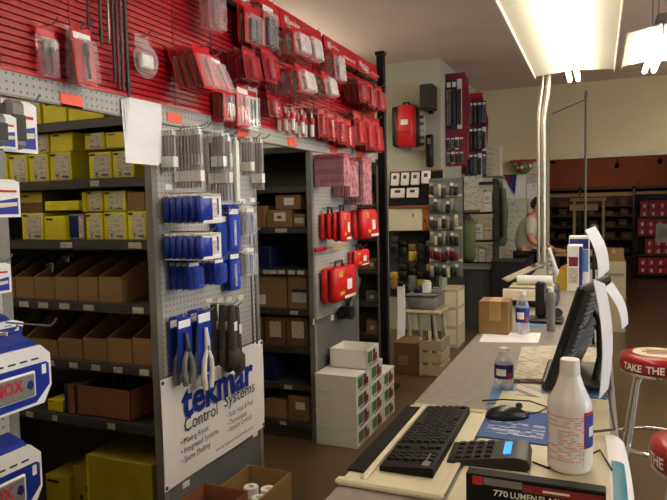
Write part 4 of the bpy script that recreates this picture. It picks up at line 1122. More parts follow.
# spray bottle
t = thing('cleaner_bottle', 'white plastic cleaner bottle with red and blue label on the counter', 'bottle', (-.052, 1.376, MZ))
part(t, 'body', G().lathe([(.039, .0003), (.043, .004), (.0445, .012), (.0445, .138), (.043, .146), (.036, .160), (.028, .178), (.023, .194), (.0215, .200)], 28), 'white_gloss', smooth=50)
part(t, 'cap', G().lathe([(.0205, .198), (.0205, .204), (.0195, .230), (.0185, .233)], 24), 'white', smooth=50)
def wrap(r_, a0, a1, z0, z1, n=14):
    g = G()
    g.sheet(lambda u, v: (r_ * math.cos(a0 + (a1 - a0) * u), r_ * math.sin(a0 + (a1 - a0) * u), z0 + (z1 - z0) * v), n, 1, .0006); return g
part(t, 'label_print', wrap(.0450, math.radians(-165), math.radians(-52), .028, .124), 'bottle_print', smooth=60)
part(t, 'label_edge', wrap(.0452, math.radians(-50), math.radians(60), .018, .131), 'red', smooth=60)
part(t, 'label_panel', wrap(.0456, math.radians(-46), math.radians(60), .058, .124), 'blue', smooth=60)
part(t, 'label_foot', wrap(.0456, math.radians(-51), math.radians(60), .016, .056), 'white', smooth=60)
part(t, 'label_mark', wrap(.0460, math.radians(-34), math.radians(-12), .08, .1, 4), 'white_ink', smooth=60)
# water bottles
def water_bottle(x, y, h, r_, lab, band):
    o = thing('water_bottle', lab, 'bottle', (x, y, CT + .0003))
    part(o, 'bottle', G().lathe([(r_ * .85, 0), (r_, .006), (r_, h * .25), (r_ * .94, h * .3), (r_, h * .36), (r_, h * .62), (r_ * .8, h * .74), (r_ * .42, h * .88), (r_ * .42, h * .92)], 20), 'clear_bottle', smooth=60)
    part(o, 'cap', G().lathe([(r_ * .5, h * .91), (r_ * .5, h), (r_ * .45, h * 1.01)], 16), 'white', smooth=40)
    lb = part(o, 'label_band', G().lathe([(r_ * 1.01, h * .28), (r_ * 1.01, h * .62)], 20), band, smooth=60)
    part(lb, 'label_mark', wrap(r_ * 1.03, math.radians(-130), math.radians(-70), h * .36, h * .52, 5), 'white_ink', smooth=60)
    part(lb, 'label_mark', wrap(r_ * 1.03, math.radians(-60), math.radians(-30), h * .3, h * .42, 5), 'red', smooth=60)
    return o
water_bottle(-.262, 1.935, .125, .029, 'small clear water bottle near the mouse pad', 'deep_blue')
water_bottle(-.300, 2.80, .185, .029, 'clear water bottle with blue label beside the kraft box', 'blue')
# catalogues and sheets
def flat_sheet(name, pts, z, mat, lab, cat='paper', t_=.003):
    q = [P(a, b, Z=z) for a, b in pts]
    g = G().prism([(p.x, p.y) for p in q], z + .0003, z + t_, 'Z')
    return solo(name, g, mat, lab, cat)
flat_sheet('blue_folder', [(487, 404), (493, 384), (545, 388), (543, 404)], CT, 'sky_blue', 'blue folder under the small water bottle', 'folder', .002)
flat_sheet('catalogue', [(513, 382), (522, 350), (582, 347), (583, 384)], CT + .003, 'page_print', 'open printed catalogue lying behind the small water bottle', 'catalogue', .012)
flat_sheet('catalogue', [(584, 384), (583, 346), (601, 344), (604, 382)], CT, 'page_print', 'second printed catalogue right of the monitor', 'catalogue', .010)
flat_sheet('pamphlet', [(585, 398), (585, 386), (604, 386), (606, 400)], CT, 'sky_blue', 'blue pamphlet between monitor and counter edge', 'pamphlet', .004)
flat_sheet('white_card', [(515, 395), (517, 384), (541, 386), (541, 398)], CT + .003, 'label_print', 'small printed white card beside the small bottle', 'card', .003)
flat_sheet('paper_sheet', [(479, 342), (484, 333), (541, 333), (538, 343)], CT, 'paper', 'white sheet under the kraft box and water bottle', 'paper', .0012)
# kraft box on counter
bx0 = P(478, 334, Y=2.72).x; bx1 = P(508, 334, Y=2.72).x
t = thing('kraft_box', 'small taped kraft box standing on the counter', 'box', ((bx0 + bx1) / 2, 2.78, CT + .0016))
part(t, 'box_body', G().rbox(bx0, bx1, 2.74, 2.87, CT + .0016, CT + .145, .002), 'kraft', world=True)
part(t, 'tape', G().box(bx0 + .045, bx0 + .095, 2.739, 2.871, CT + .1445, CT + .1458).box(bx0 + .045, bx0 + .095, 2.739, 2.741, CT + .0616, CT + .1445), 'wood_pale', world=True)
part(t, 'label_sticker', G().box(bx0 - .0006, bx0 + .001, 2.76, 2.80, CT + .03, CT + .06), 'white', world=True)
# monitor
t = thing('monitor', 'black flat monitor seen from behind, tilted on the counter', 'monitor', (-.135, 1.90, CT + .0155))
mR = Matrix.Rotation(math.radians(-13), 4, 'Z') @ Matrix.Rotation(math.radians(17.5), 4, 'Y')
mT = Matrix.Translation((0, -.02, .012)) @ mR
part(t, 'screen_frame', G().rbox(-.010, .008, 0, .34, 0, .315, .006).xf(mT), 'black')
part(t, 'screen', G().box(-.0108, -.0098, .015, .325, .015, .30).xf(mT), 'black_gloss')
part(t, 'rear_shell', G().prism([(.008, .01), (.013, .05), (.014, .08), (.014, .28), (.013, .305), (.008, .312)], .008, .332, 'Y').xf(mT), 'black')
for k in range(15):
    part(t, 'vent_slat', G().rbox(.012, .022, .075, .325, .075 + k * .0148, .0815 + k * .0148, .0015).xf(mT), 'vent_lit_grey')
part(t, 'stand_arm', G().tube([mT @ Vector((.014, .12, .18)), (.118, .14, .225), (.142, .14, .19), (.145, .13, .08), (.13, .12, .012)], .011, 10), 'black', smooth=60)
part(t, 'base', G().rbox(-.02, .175, .04, .34, 0, .014, .006), 'black')
part(t, 'cable', G().tube([(.10, .30, .2), (.16, .16, .10), (.165, .0, .03), (.17, -.16, .006), (.175, -.3, .006), (.06, -.38, .006)], .003, 6), 'black', smooth=60)
# papers behind the monitor
def curved(name, a, b, c, d, lab, mat='paper', bow=.015):
    """a near bottom, b near top, c far top, d far bottom"""
    for q_ in (a, d): q_.z = max(q_.z, CT + .0012)
    g = G().sheet(lambda u, v: (a * (1 - u) + d * u) * (1 - v) + (b * (1 - u) + c * u) * v + Vector((bow * math.sin(math.pi * v), 0, 0)), 4, 8, .0015)
    return solo(name, g, mat, lab, 'paper', smooth=60)
curved('paper_sheet', P(599, 399, Y=1.765), P(593, 279, Y=1.765), P(605, 284, Y=1.86), P(608, 389, Y=1.86), 'tall white sheet standing behind the black monitor')
curved('paper_sheet', P(598, 279, Y=2.46), P(585, 230, Y=2.46), P(595, 226, Y=2.58), P(609, 270, Y=2.58), 'upper white sheet leaning above the monitor')
curved('paper_sheet', P(622, 329, Y=1.87), P(604, 288, Y=1.858), P(612, 282, Y=1.91), P(628, 324, Y=1.93), 'curled white paper strip jutting right of the monitor', bow=.012)
hp_ = P(594, 231, Y=2.575); hx = hp_.x
t = thing('copy_holder', 'slim black copy holder stand behind the white sheets', 'stand', (hx, 2.60, CT))
part(t, 'base', G().rbox(hx - .05, hx + .04, 2.56, 2.66, CT + .0003, CT + .012, .004), 'black', world=True)
part(t, 'rod', G().cyl((hx, 2.605, CT + .01), (hx, 2.605, hp_.z + .02), .005, n=8), 'black', smooth=40, world=True)
part(t, 'clip', G().rbox(hx - .012, hx + .014, 2.581, 2.612, hp_.z - .012, hp_.z + .022, .003), 'black', world=True)
# glossy leaflets drooping over the counter edge
g = G().sheet(lambda u, v: (.018 + .03 * u + .042 * v - .03 * u * u, 1.60 - .56 * u, CT + .006 + .006 * v - .022 * v ** 3), 8, 10, .0015)
t = thing('leaflet', 'white leaflet with teal picture drooping over the counter edge', 'leaflet', (.04, 1.3, CT))
part(t, 'sheet', g, 'paper', smooth=60, world=True)
g = G().sheet(lambda u, v: (.018 + .03 * (.3 + .6 * u) + .042 * (.12 + .6 * v) - .03 * (.3 + .6 * u) ** 2, 1.60 - .56 * (.3 + .6 * u), CT + .0078 + .006 * (.12 + .6 * v) - .022 * (.12 + .6 * v) ** 3), 6, 6, .001)
part(t, 'teal_picture', g, 'teal', smooth=60, world=True)
solo('cable', G().tube([P(533, 462, Z=MZ + .002), P(548, 468, Z=MZ + .002), P(575, 462, Z=MZ + .002), P(600, 450, Z=MZ + .002), P(612, 470, Z=MZ + .008)], .0022, 6), 'black', 'thin black cable from the calculator behind the bottle', 'cable', smooth=60)
# card reader and grey cylinder
p = P(541, 322, Z=CT)
t = thing('phone_dock', 'black upright handset dock behind the water bottle', 'phone dock', (p.x, p.y, CT))
part(t, 'base', G().rbox(p.x - .06, p.x + .10, p.y - .05, p.y + .08, CT + .0003, CT + .02, .006), 'black', world=True)
part(t, 'handset', G().rbox(p.x - .028, p.x + .022, p.y + .01, p.y + .05, CT + .02, CT + .19, .01), 'black', smooth=40, world=True)
part(t, 'dial', G().cyl((p.x + .075, p.y + .02, CT + .045), (p.x + .075, p.y - .012, CT + .05), .022, n=14), 'dark_grey', smooth=40, world=True)
p = P(552, 328, Z=CT)
t = thing('spray_can', 'grey cylinder standing beside the black handset dock', 'canister', (p.x, p.y, CT))
part(t, 'can', G().lathe([(.017, .0003), (.018, .004), (.018, .12), (.022, .135), (.023, .165), (.015, .175)], 16, (p.x, p.y - .075, CT)), 'grey_plastic', smooth=50, world=True)
part(t, 'cap', G().lathe([(.012, .174), (.012, .19), (.008, .195)], 12, (p.x, p.y - .075, CT)), 'white', smooth=50, world=True)
flat_sheet('paper_sheet', [(528, 327), (531, 318), (546, 318), (546, 327)], CT, 'sky_blue', 'pale blue slip beside the handset dock', 'paper', .0012)
# receipt printer with paper, farther along the counter
p = P(515, 306, Z=CT)
t = thing('receipt_printer', 'black receipt printer with white paper roll on the counter', 'printer', (p.x + .1, p.y + .12, CT))
part(t, 'body', G().rbox(p.x - .05, p.x + .22, p.y, p.y + .28, CT + .0003, CT + .10, .01), 'black', world=True)
part(t, 'paper_tray', G().rbox(p.x - .03, p.x + .20, p.y - .02, p.y + .18, CT + .10, CT + .11, .003), 'beige_dark', world=True)
part(t, 'paper_roll', G().cyl((p.x + .0, p.y + .1, CT + .135), (p.x + .19, p.y + .1, CT + .135), .028, n=14), 'paper', smooth=40, world=True)
part(t, 'paper_tail', G().sheet(lambda u, v: (p.x - .06 + .2 * u, p.y - .03 - .02 * v, CT + .10 - .06 * v * v), 4, 4, .001), 'beige', smooth=60, world=True)
# product carton, folder, tablet on the far counter
p = P(567, 291, Z=CT); q = P(582, 291, Y=p.y)
zt = P(574, 246, Y=p.y).z
t = thing('product_carton', 'tall white and blue product carton with photo on the far counter', 'carton', ((p.x + q.x) / 2, p.y + .12, CT))
part(t, 'box_body', G().rbox(p.x, q.x, p.y, p.y + .22, CT + .0003, zt, .002), 'white', world=True)
part(t, 'blue_edge', G().box(q.x - .018, q.x + .001, p.y - .001, p.y + .07, CT + .02, zt - .005), 'blue', world=True)
part(t, 'purple_stripe', G().box(q.x - .0005, q.x + .0015, p.y + .1, p.y + .14, CT + .06, zt - .03), 'maroon', world=True)
part(t, 'photo', G().box(p.x + .01, q.x - .025, p.y - .0015, p.y, zt - .13, zt - .07), 'maroon', world=True)
part(t, 'text_print', G().box(p.x + .008, q.x - .024, p.y - .0015, p.y, CT + .05, zt - .14), 'label_print', world=True)
t = carton('product_carton', 'second white and blue carton behind the tall one', 'carton', p.x + .0, q.x + .04, p.y + .235, p.y + .40, CT + .0003, zt + .05, 'white', [(.05, .95, .75, .95, 'deep_blue'), (.3, .95, .3, .74, 'sky_blue')])
p = P(553, 290, Z=CT)
g = G().prism([(p.x, CT + .0003), (p.x + .09, CT + .0003), (p.x + .085, CT + .17), (p.x + .045, CT + .15)], p.y, p.y + .03, 'Y')
solo('yellow_folder', g, 'gold', 'yellow folder standing left of the product carton', 'folder')
p = P(561, 275, Y=4.75)
t = thing('tablet', 'white framed tablet leaning on the yellow folder', 'tablet', (p.x, 4.75, CT))
tm = Matrix.Translation((p.x - .01, 4.75, CT + .0003)) @ Matrix.Rotation(math.radians(-18), 4, 'Y')
part(t, 'frame', G().rbox(-.006, .006, 0, .16, 0, .25, .003).xf(tm), 'white', world=True)
part(t, 'screen', G().box(-.007, -.0055, .01, .15, .02, .23).xf(tm), 'black_gloss', world=True)
water_bottle(P(551, 282, Z=CT).x, P(551, 282, Z=CT).y, .17, .028, 'clear bottle with pale label left of the yellow folder', 'label_print')
for i, (px, py) in enumerate(((528, 283), (536, 279))):
    p = P(px, py, Z=CT)
    t = thing('clipboard', '%s grey clipboard leaning on the far counter' % ['nearer', 'farther'][i], 'clipboard', (p.x, p.y, CT))
    tm = Matrix.Translation((p.x, p.y, CT + .004)) @ Matrix.Rotation(math.radians(20), 4, 'Z') @ Matrix.Rotation(math.radians(-24), 4, 'Y')
    part(t, 'board', G().rbox(-.13, .13, 0, .2, 0, .006, .002).xf(Matrix.Translation((.0, 0, .06))).xf(tm), 'grey_plastic', world=True)
    part(t, 'clip', G().rbox(.09, .125, .06, .14, .006, .016, .003).xf(Matrix.Translation((.0, 0, .06))).xf(tm), 'chrome', world=True)
    part(t, 'paper', G().box(-.12, .085, .012, .188, .006, .008).xf(Matrix.Translation((.0, 0, .06))).xf(tm), 'page_print', world=True)

# ------------------------------------------------------------------ bar stools
def stool(cx, cy, zs_, lab, a_text):
    o = thing('bar_stool', lab, 'stool', (cx, cy, 0), group='red bar stools on the customer side')
    R_ = .178
    part(o, 'seat', G().lathe([(R_ - .01, zs_ - .085), (R_, zs_ - .075), (R_, zs_ - .025), (R_ - .008, zs_ - .01), (R_ - .035, zs_), (.02, zs_ + .004)], 36), 'stool_red', smooth=50)
    em = part(o, 'seat_emblem', G().lathe([(.115, zs_ - .004), (.115, zs_ + .0045), (.10, zs_ + .006)], 30), 'beige', smooth=30)
    for k in range(3):
        part(em, 'emblem_print', G().box(-.07 + .02 * abs(k - 1), .07 - .02 * abs(k - 1), -.05 + k * .036, -.03 + k * .036, zs_ + .0055, zs_ + .007), 'dark_red')
    part(o, 'chrome_band', G().lathe([(R_ - .02, zs_ - .10), (R_ - .006, zs_ - .098), (R_ - .006, zs_ - .085), (R_ - .02, zs_ - .084)], 30), 'chrome', smooth=40)
    ang = a_text
    for w_ in ('TAKE', 'THE', 'SAW', 'HOME'):
        if w_ in ('SAW', 'HOME'): continue
        g = text_geo(w_, .05, .03, depth=0)
        W_ = max(v.x for v in g.v); gg = G()
        for v in g.v:
            a = ang + v.x / R_ * .9; gg.v.append(Vector(((R_ + .0012) * math.cos(a), (R_ + .0012) * math.sin(a), zs_ - .071 + v.y)))
        for f in g.f: gg.face(f)
        part(o, 'rim_lettering', gg, 'white_ink')
        ang += (W_ * .9 + .02) / R_
    for k in range(4):
        a = math.pi / 4 + k * math.pi / 2
        part(o, 'leg', G().tube([(.10 * math.cos(a), .10 * math.sin(a), zs_ - .10), (.13 * math.cos(a), .13 * math.sin(a), zs_ - .14), (.25 * math.cos(a), .25 * math.sin(a), .003)], .0125, 10), 'chrome', smooth=50)
    pts = [(.212 * math.cos(q * math.pi / 14), .212 * math.sin(q * math.pi / 14), .33) for q in range(29)]
    part(o, 'foot_ring', G().tube(pts, .011, 8, False), 'chrome', smooth=60)
    return o
sc_ = P(657, 353, Z=.80)
stool(sc_.x, sc_.y, .80, 'red bar stool with white lettered rim, upper one at the right edge', math.radians(-152))
sc2 = P(649, 450, Y=2.3)
stool(sc2.x + .178, 2.3, .795, 'red bar stool at the bottom right corner, mostly out of view', math.radians(-212))

# ------------------------------------------------------------------ power pole and thin post
p = P(543, 160, Y=6.25)
t = thing('power_pole', 'pair of bent shiny conduits rising from the counter to the light', 'conduit', (p.x, 6.25, 0))
def Y6(px, py): return P(px, py, Y=6.25)
top_ = Vector((Y6(549, 70).x, 6.25, CEIL - .002))
part(t, 'thick_conduit', G().tube([(Y6(543.5, 240).x, 6.25, .002), Y6(543.5, 240), Y6(543.5, 135), Y6(543.2, 122), Y6(545, 108), Y6(547, 96), Y6(548, 84), top_], .026, 12), 'galvanised', smooth=60, world=True)
a_ = [(Y6(538.8, 240).x, 6.2, .002), Y6(538.8, 240), Y6(538.8, 130), Y6(539, 118), Y6(541, 100), Y6(543, 84), Vector((Y6(544, 70).x, 6.2, CEIL - .002))]
a_ = [Vector(v) for v in a_]
for v in a_: v.y = 6.2
part(t, 'thin_conduit', G().tube(a_, .014, 10), 'galvanised', smooth=60, world=True)
p = P(586, 97, Y=9.6)
t = thing('thin_post', 'thin grey post with a guy wire before the cream wall', 'post', (p.x, 9.6, 0))
part(t, 'shaft', G().cyl((p.x, 9.6, .002), (p.x, 9.6, p.z), .018, n=10), 'steel_grey', smooth=40, world=True)
part(t, 'cap', G().cyl((p.x, 9.6, p.z), (p.x, 9.6, p.z + .09), .03, .012, n=10), 'steel_grey', smooth=40, world=True)
q = P(552, 114, Y=10.28)
part(t, 'guy_wire', G().cyl((p.x, 9.6, p.z - .03), (q.x, 10.28, q.z), .007, n=6), 'steel_grey', world=True)

# ================================================================== ALCOVE STOCK
YW = YA - .004
def AX(px, py=200, Y=7.5): return P(px, py, Y=Y).x
def AZ(px, py, Y=7.5): return P(px, py, Y=Y).z
# speaker
x0, x1, z0, z1 = AX(420, 97, 7.5), AX(431, 97, 7.5), AZ(426, 109), AZ(426, 84)
t = thing('wall_speaker', 'dark brown loudspeaker box mounted high on the grey green wall', 'speaker', ((x0 + x1) / 2, 7.62, z0))
part(t, 'cabinet', G().rbox(x0, x1 + .02, 7.48, 7.74, z0, z1, .006), 'wood_dark', world=True)
part(t, 'grille', G().box(x0 + .012, x1 + .008, 7.474, 7.48, z0 + .02, z1 - .02), 'black', world=True)
part(t, 'bracket', G().box(x0 + .05, x1 - .03, 7.70, YW, z0 - .03, z0), 'black_metal', world=True)
# backpack
x0, x1, z0, z1 = AX(388, 125, 7.35), AX(412, 125, 7.35), AZ(400, 147, 7.35), AZ(400, 104, 7.35)
t = thing('tool_backpack', 'red and black tool backpack hanging on the grey green wall', 'backpack', ((x0 + x1) / 2, 7.5, z0))
part(t, 'back_body', G().rbox(x0, x1, 7.50, 7.72, z0 + .02, z1, .02), 'black', smooth=60, world=True)
part(t, 'front_pocket', G().rbox(x0 + .13, x1 + .01, 7.32, 7.50, z0, z1 - .02, .014), 'case_red', smooth=60, world=True)
part(t, 'side_pocket', G().rbox(x0 + .075, x0 + .13, 7.40, 7.50, z0 + .03, z1 - .14, .02), 'dark_red', smooth=60, world=True)
part(t, 'top_handle', G().tube([(x0 + .12, 7.6, z1 - .01), (x0 + .13, 7.6, z1 + .05), (x0 + .19, 7.6, z1 + .05), (x0 + .20, 7.6, z1 - .01)], .012, 8), 'black', smooth=60, world=True)
part(t, 'logo_print', G().box(x0 + .17, x1 - .04, 7.317, 7.32, z0 + .26, z0 + .32), 'white_ink', world=True)
part(t, 'zip', G().box(x0 + .14, x1 - .02, 7.316, 7.32, z0 + .17, z0 + .18), 'black', world=True)
hook(row3, 0, 0, .01, what='never') if False else None
x0, x1, z0, z1 = AX(411, 130, 7.7), AX(424, 130, 7.7), AZ(417, 150, 7.7), AZ(417, 112, 7.7)
t = thing('price_chart', 'white printed chart on the wall beside the red backpack', 'chart', ((x0 + x1) / 2, 7.73, z0))
part(t, 'card', G().box(x0, x1, 7.735, YW, z0, z1), 'white', world=True)
for k in range(5): part(t, 'print_row', G().box(x0 + .08, x1 - .01, 7.733, 7.735, z0 + .05 + k * .085, z0 + .09 + k * .085), ('red', 'grey_plastic', 'sheet_print', 'grey_plastic', 'red')[k], world=True)
# handheld meter
x0, z0, z1 = AX(425, 150, 7.6), AZ(428, 167, 7.6), AZ(428, 134, 7.6)
t = thing('handheld_meter', 'black handheld tool hanging left of the maroon board', 'tool', (x0, 7.65, z0))
part(t, 'body', G().rbox(x0, x0 + .09, 7.62, 7.70, z0, z1, .02), 'black', smooth=50, world=True)
part(t, 'window', G().box(x0 + .02, x0 + .07, 7.617, 7.62, z1 - .12, z1 - .05), 'grey_plastic', world=True)
# thermostat display
x0, x1 = AX(388, 200), AX(441, 200); zb, zt = AZ(410, 206), AZ(410, 171)
t = thing('thermostat_display', 'black slanted display board of white thermostats', 'display', ((x0 + x1) / 2, 7.5, zb))
tm = Matrix.Translation((0, 7.50, zb)) @ Matrix.Rotation(math.radians(-14), 4, 'X')
part(t, 'board', G().box(x0, x1, 0, .02, 0, zt - zb).xf(tm), 'black_card', world=True)
part(t, 'red_edge', G().box(x0, x1, -.004, .02, zt - zb, zt - zb + .02).xf(tm), 'dark_red', world=True)
part(t, 'support', G().box(x0 + .05, x1 - .05, 7.56, YW, zb, zb + .12), 'black', world=True)
for i, (pa, pb, r0, r1) in enumerate(((389.5, 397.5, 172, 185), (399.5, 407.5, 172, 185), (409.5, 418, 172, 185), (420, 429, 171, 184), (390, 404, 188, 198), (406, 418, 188, 198))):
    xa, xb = AX(pa, 180), AX(pb, 180); za, zc = AZ(400, r1) - zb, AZ(400, r0) - zb
    th = part(t, 'thermostat', G().rbox(xa, xb, -.03, 0, za, zc, .008).xf(tm), 'white', world=True)
    part(th, 'screen', G().box(xa + (xb - xa) * .3, xb - (xb - xa) * .3, -.033, -.03, za + (zc - za) * .5, zc - (zc - za) * .22).xf(tm), 'dark_grey', world=True)
# wooden cabinet
x0, x1 = AX(388, 218, 7.35), AX(446, 218, 7.35); zb, zt = AZ(410, 231, 7.35), AZ(410, 205.5, 7.35)
t = thing('wall_cabinet', 'wooden wall cabinet with one cream and one orange wood door', 'cabinet', ((x0 + x1) / 2, 7.5, zb))
part(t, 'carcass', G().box(x0, x1, 7.37, YW, zb, zt - .03), 'wood_orange', world=True)
part(t, 'top_board', G().box(x0 - .02, x1 + .02, 7.33, YW, zt - .03, zt), 'kraft_red', world=True)
xm = AX(422, 218, 7.35)
d = part(t, 'door', G().rbox(x0 + .01, xm, 7.35, 7.37, zb + .005, zt - .035, .003), 'beige', world=True, label='cream door'); part(d, 'handle', G().box(xm - .12, xm - .10, 7.34, 7.35, zb + .17, zb + .21), 'grey_plastic', world=True)
d = part(t, 'door', G().rbox(xm + .005, x1 - .12, 7.35, 7.37, zb + .005, zt - .035, .003), 'wood_orange', world=True, label='orange wood door'); part(d, 'handle', G().box(xm + .03, xm + .05, 7.34, 7.35, zb + .1, zb + .14), 'black', world=True)
# gloves and pads hung under the cabinet
cols = ['black', 'black', 'gold', 'dark_grey', 'black', 'kraft', 'black', 'grey_plastic', 'gold', 'black']
for i in range(10):
    px, py = 394 + (i % 5) * 9, 236 + (i // 5) * 28 + (i % 3) * 4
    p = P(px, py, Y=7.5)
    t = thing('work_glove', '%s work glove pair from the left, %s row under the wooden cabinet' % (ORD[i % 5], ['upper', 'lower'][i // 5]), 'gloves', (p.x, 7.5, p.z - .28), group='work gloves under the wooden cabinet')
    part(t, 'palm', G().rbox(p.x - .055, p.x + .055, 7.49, 7.54, p.z - .22, p.z - .08, .02), cols[i], smooth=60, world=True)
    for k in range(4): part(t, 'finger', G().tube([(p.x - .04 + k * .027, 7.51, p.z - .2), (p.x - .045 + k * .03, 7.50, p.z - .29 + .012 * abs(k - 1.5))], [.014, .011], 8), cols[(i + 1) % 10 if i % 3 == 2 else i], smooth=60, world=True)
    part(t, 'cuff', G().rbox(p.x - .05, p.x + .05, 7.485, 7.545, p.z - .09, p.z, .012), cols[(i + 3) % 10], smooth=60, world=True)
x0, x1 = AX(390, 250, 7.6), AX(436, 250, 7.6)
t = thing('glove_rack', 'black wire backing panel behind the hanging gloves', 'rack', ((x0 + x1) / 2, 7.6, .55))
part(t, 'panel', G().box(x0, x1, 7.55, YW, .45, zb - .01), 'dark_grey', world=True)
# white strip bundle
p = P(397, 285, Y=6.02); q = P(401, 335, Y=6.02); q.z = .002
g = G().sheet(lambda u, v: (p.x + .07 * u - .01 * v, 6.02 + .04 * u + .02 * math.sin(v * 5), p.z + (q.z - p.z) * v), 3, 8, .004)
t = thing('paper_strip', 'long white paper sheet hanging beside the black post', 'paper', (p.x, 6.02, q.z))
part(t, 'sheet', g, 'paper', smooth=60, world=True)
part(t, 'clip', G().box(p.x + .01, p.x + .06, 6.01, 6.05, p.z - .01, p.z + .03), 'black', world=True)
# small parts rack
x0, x1, z0, z1 = AX(429, 220, 7.3), AX(462, 220, 7.3), AZ(445, 276, 7.3), AZ(445, 178, 7.3)
t = thing('parts_rack', 'grey pegboard rack crowded with small hanging parts', 'rack', ((x0 + x1) / 2, 7.3, 0))
part(t, 'panel', G().box(x0, x1, 7.32, 7.34, z0, z1), 'steel_grey', world=True)
for xx in (x0, x1 - .03): part(t, 'upright', G().box(xx, xx + .03, 7.34, 7.37, 0, z1), 'steel_dark', world=True)
cl = ['black', 'grey_plastic', 'grey_plastic', 'dark_grey', 'beige_dark', 'black', 'dark_grey']
RW = ['top', 'second', 'third', 'fourth', 'fifth', 'lowest']
for r_ in range(6):
    part(t, 'price_rail', G().box(x0, x1, 7.305, 7.32, z1 - .10 - r_ * .19 + .07, z1 - .10 - r_ * .19 + .10), 'beige' if r_ % 2 else 'grey_plastic', world=True)
    for c in range(7):
        xx = x0 + .035 + c * (x1 - x0 - .05) / 7; zz = z1 - .05 - r_ * .19 - .03 * ((c * 5 + r_ * 3) % 4) / 3
        m = cl[(r_ * 3 + c * 2 + (c * r_) % 3) % 7] if r_ != 4 else ('black' if c % 2 else 'dark_red')
        o = thing('hanging_part', '%s small part from the left in the %s row of the parts rack' % (ORD[c], RW[r_]), 'hardware', (xx, 7.26, zz - .15), group='small parts on the parts rack')
        part(o, 'header', G().box(xx - .018, xx + .018, 7.285, 7.287, zz - .04, zz), ('beige_dark', 'grey_plastic', 'white')[(c + r_) % 3], world=True)
        part(o, 'bag', G().rbox(xx - .022, xx + .022, 7.262, 7.298, zz - .14 - .01 * (c % 2), zz - .035, .01), m, smooth=50, world=True)
# beige stand with grey bin, crate and carton on the floor
Yc = 6.3
x0, x1 = AX(403, 312, Yc), AX(440, 312, Yc); zt = AZ(420, 311, Yc)
t = thing('beige_stand', 'low beige table with splayed legs near the alcove', 'table', ((x0 + x1) / 2, Yc, 0))
part(t, 'table_top', G().rbox(x0, x1, Yc, Yc + .5, zt - .035, zt, .01), 'beige_dark', world=True)
for (xx, yy) in ((x0 + .04, Yc + .04), (x1 - .08, Yc + .04), (x0 + .04, Yc + .44), (x1 - .08, Yc + .44)):
    part(t, 'leg', G().cyl((xx, yy, zt - .035), (xx + .05, yy, .001), .02, n=8), 'beige_dark', smooth=40, world=True)
xb0, xb1, zb1 = AX(407, 300, Yc + .06), AX(436, 300, Yc + .06), AZ(420, 294.5, Yc + .06)
t = thing('grey_bin', 'grey plastic tote bin on the low beige table', 'bin', ((xb0 + xb1) / 2, Yc + .2, zt))
part(t, 'tub', G().rbox(xb0, xb1, Yc + .06, Yc + .46, zt + .0005, zb1 - .02, .02), 'grey_plastic', smooth=50, world=True)
part(t, 'rim', G().rbox(xb0 - .012, xb1 + .012, Yc + .048, Yc + .472, zb1 - .02, zb1, .006), 'grey_plastic', world=True)
for i in range(3):
    p = (xb0 + .08 + i * .1, Yc + .2, zb1)
    t = thing('box_of_fittings', '%s item from the left lying on the grey tote bin' % ORD[i], 'hardware', p)
    part(t, 'body', G().rbox(p[0] - .04, p[0] + .04, p[1] - .05, p[1] + .05, p[2] + .0005, p[2] + .05 + .07 * (i == 1), .01), ('black', 'white', 'grey_plastic')[i], world=True)
    part(t, 'lid', G().rbox(p[0] - .03, p[0] + .03, p[1] - .04, p[1] + .04, p[2] + .05 + .07 * (i == 1), p[2] + .065 + .07 * (i == 1), .005), ('dark_grey', 'beige', 'kraft')[i], world=True)
x0, x1 = AX(441, 310, 6.85), AX(455, 310, 6.85)
carton('beige_cabinet', 'narrow beige file cabinet right of the grey bin', 'cabinet', x0, x1 + .03, 6.85, 7.25, .001, AZ(450, 291, 6.7), 'beige_dark', [(.1, .9, .7, .95, 'beige'), (.1, .9, .38, .64, 'beige'), (.1, .9, .06, .32, 'beige')], [(.1, .9, .7, .95, 'beige'), (.1, .9, .38, .64, 'beige')])
x0, x1 = AX(419, 350, 5.62), AX(441, 350, 5.62); zt2 = AZ(430, 339, 5.62)
t = thing('beige_crate', 'beige slatted crate on the floor beside the counter end', 'crate', ((x0 + x1) / 2, 5.8, 0))
for k in range(3): part(t, 'slat', G().box(x0, x1, 5.62, 5.635, .01 + k * zt2 / 3, .01 + k * zt2 / 3 + zt2 * .26), 'beige_dark', world=True)
for k in range(3): part(t, 'slat', G().box(x1 - .015, x1, 5.635, 6.0, .01 + k * zt2 / 3, .01 + k * zt2 / 3 + zt2 * .26), 'beige_dark', world=True)
for (xx, yy) in ((x0, 5.636), (x1 - .04, 5.636), (x0, 5.97), (x1 - .04, 5.97)): part(t, 'corner_post', G().box(xx, xx + .025, yy, yy + .025, 0, zt2), 'beige', world=True)
part(t, 'bottom_board', G().box(x0, x1 - .015, 5.64, 5.99, .01, .02), 'beige_dark', world=True)
x0, x1 = AX(394, 362, 5.62), AX(417.5, 362, 5.62)
carton('kraft_carton', 'kraft carton on the floor right of the black post', 'carton', x0, x1, 5.62, 5.95, .001, AZ(405, 343, 5.62), 'kraft_dark', [(.2, .6, .3, .6, 'kraft')])

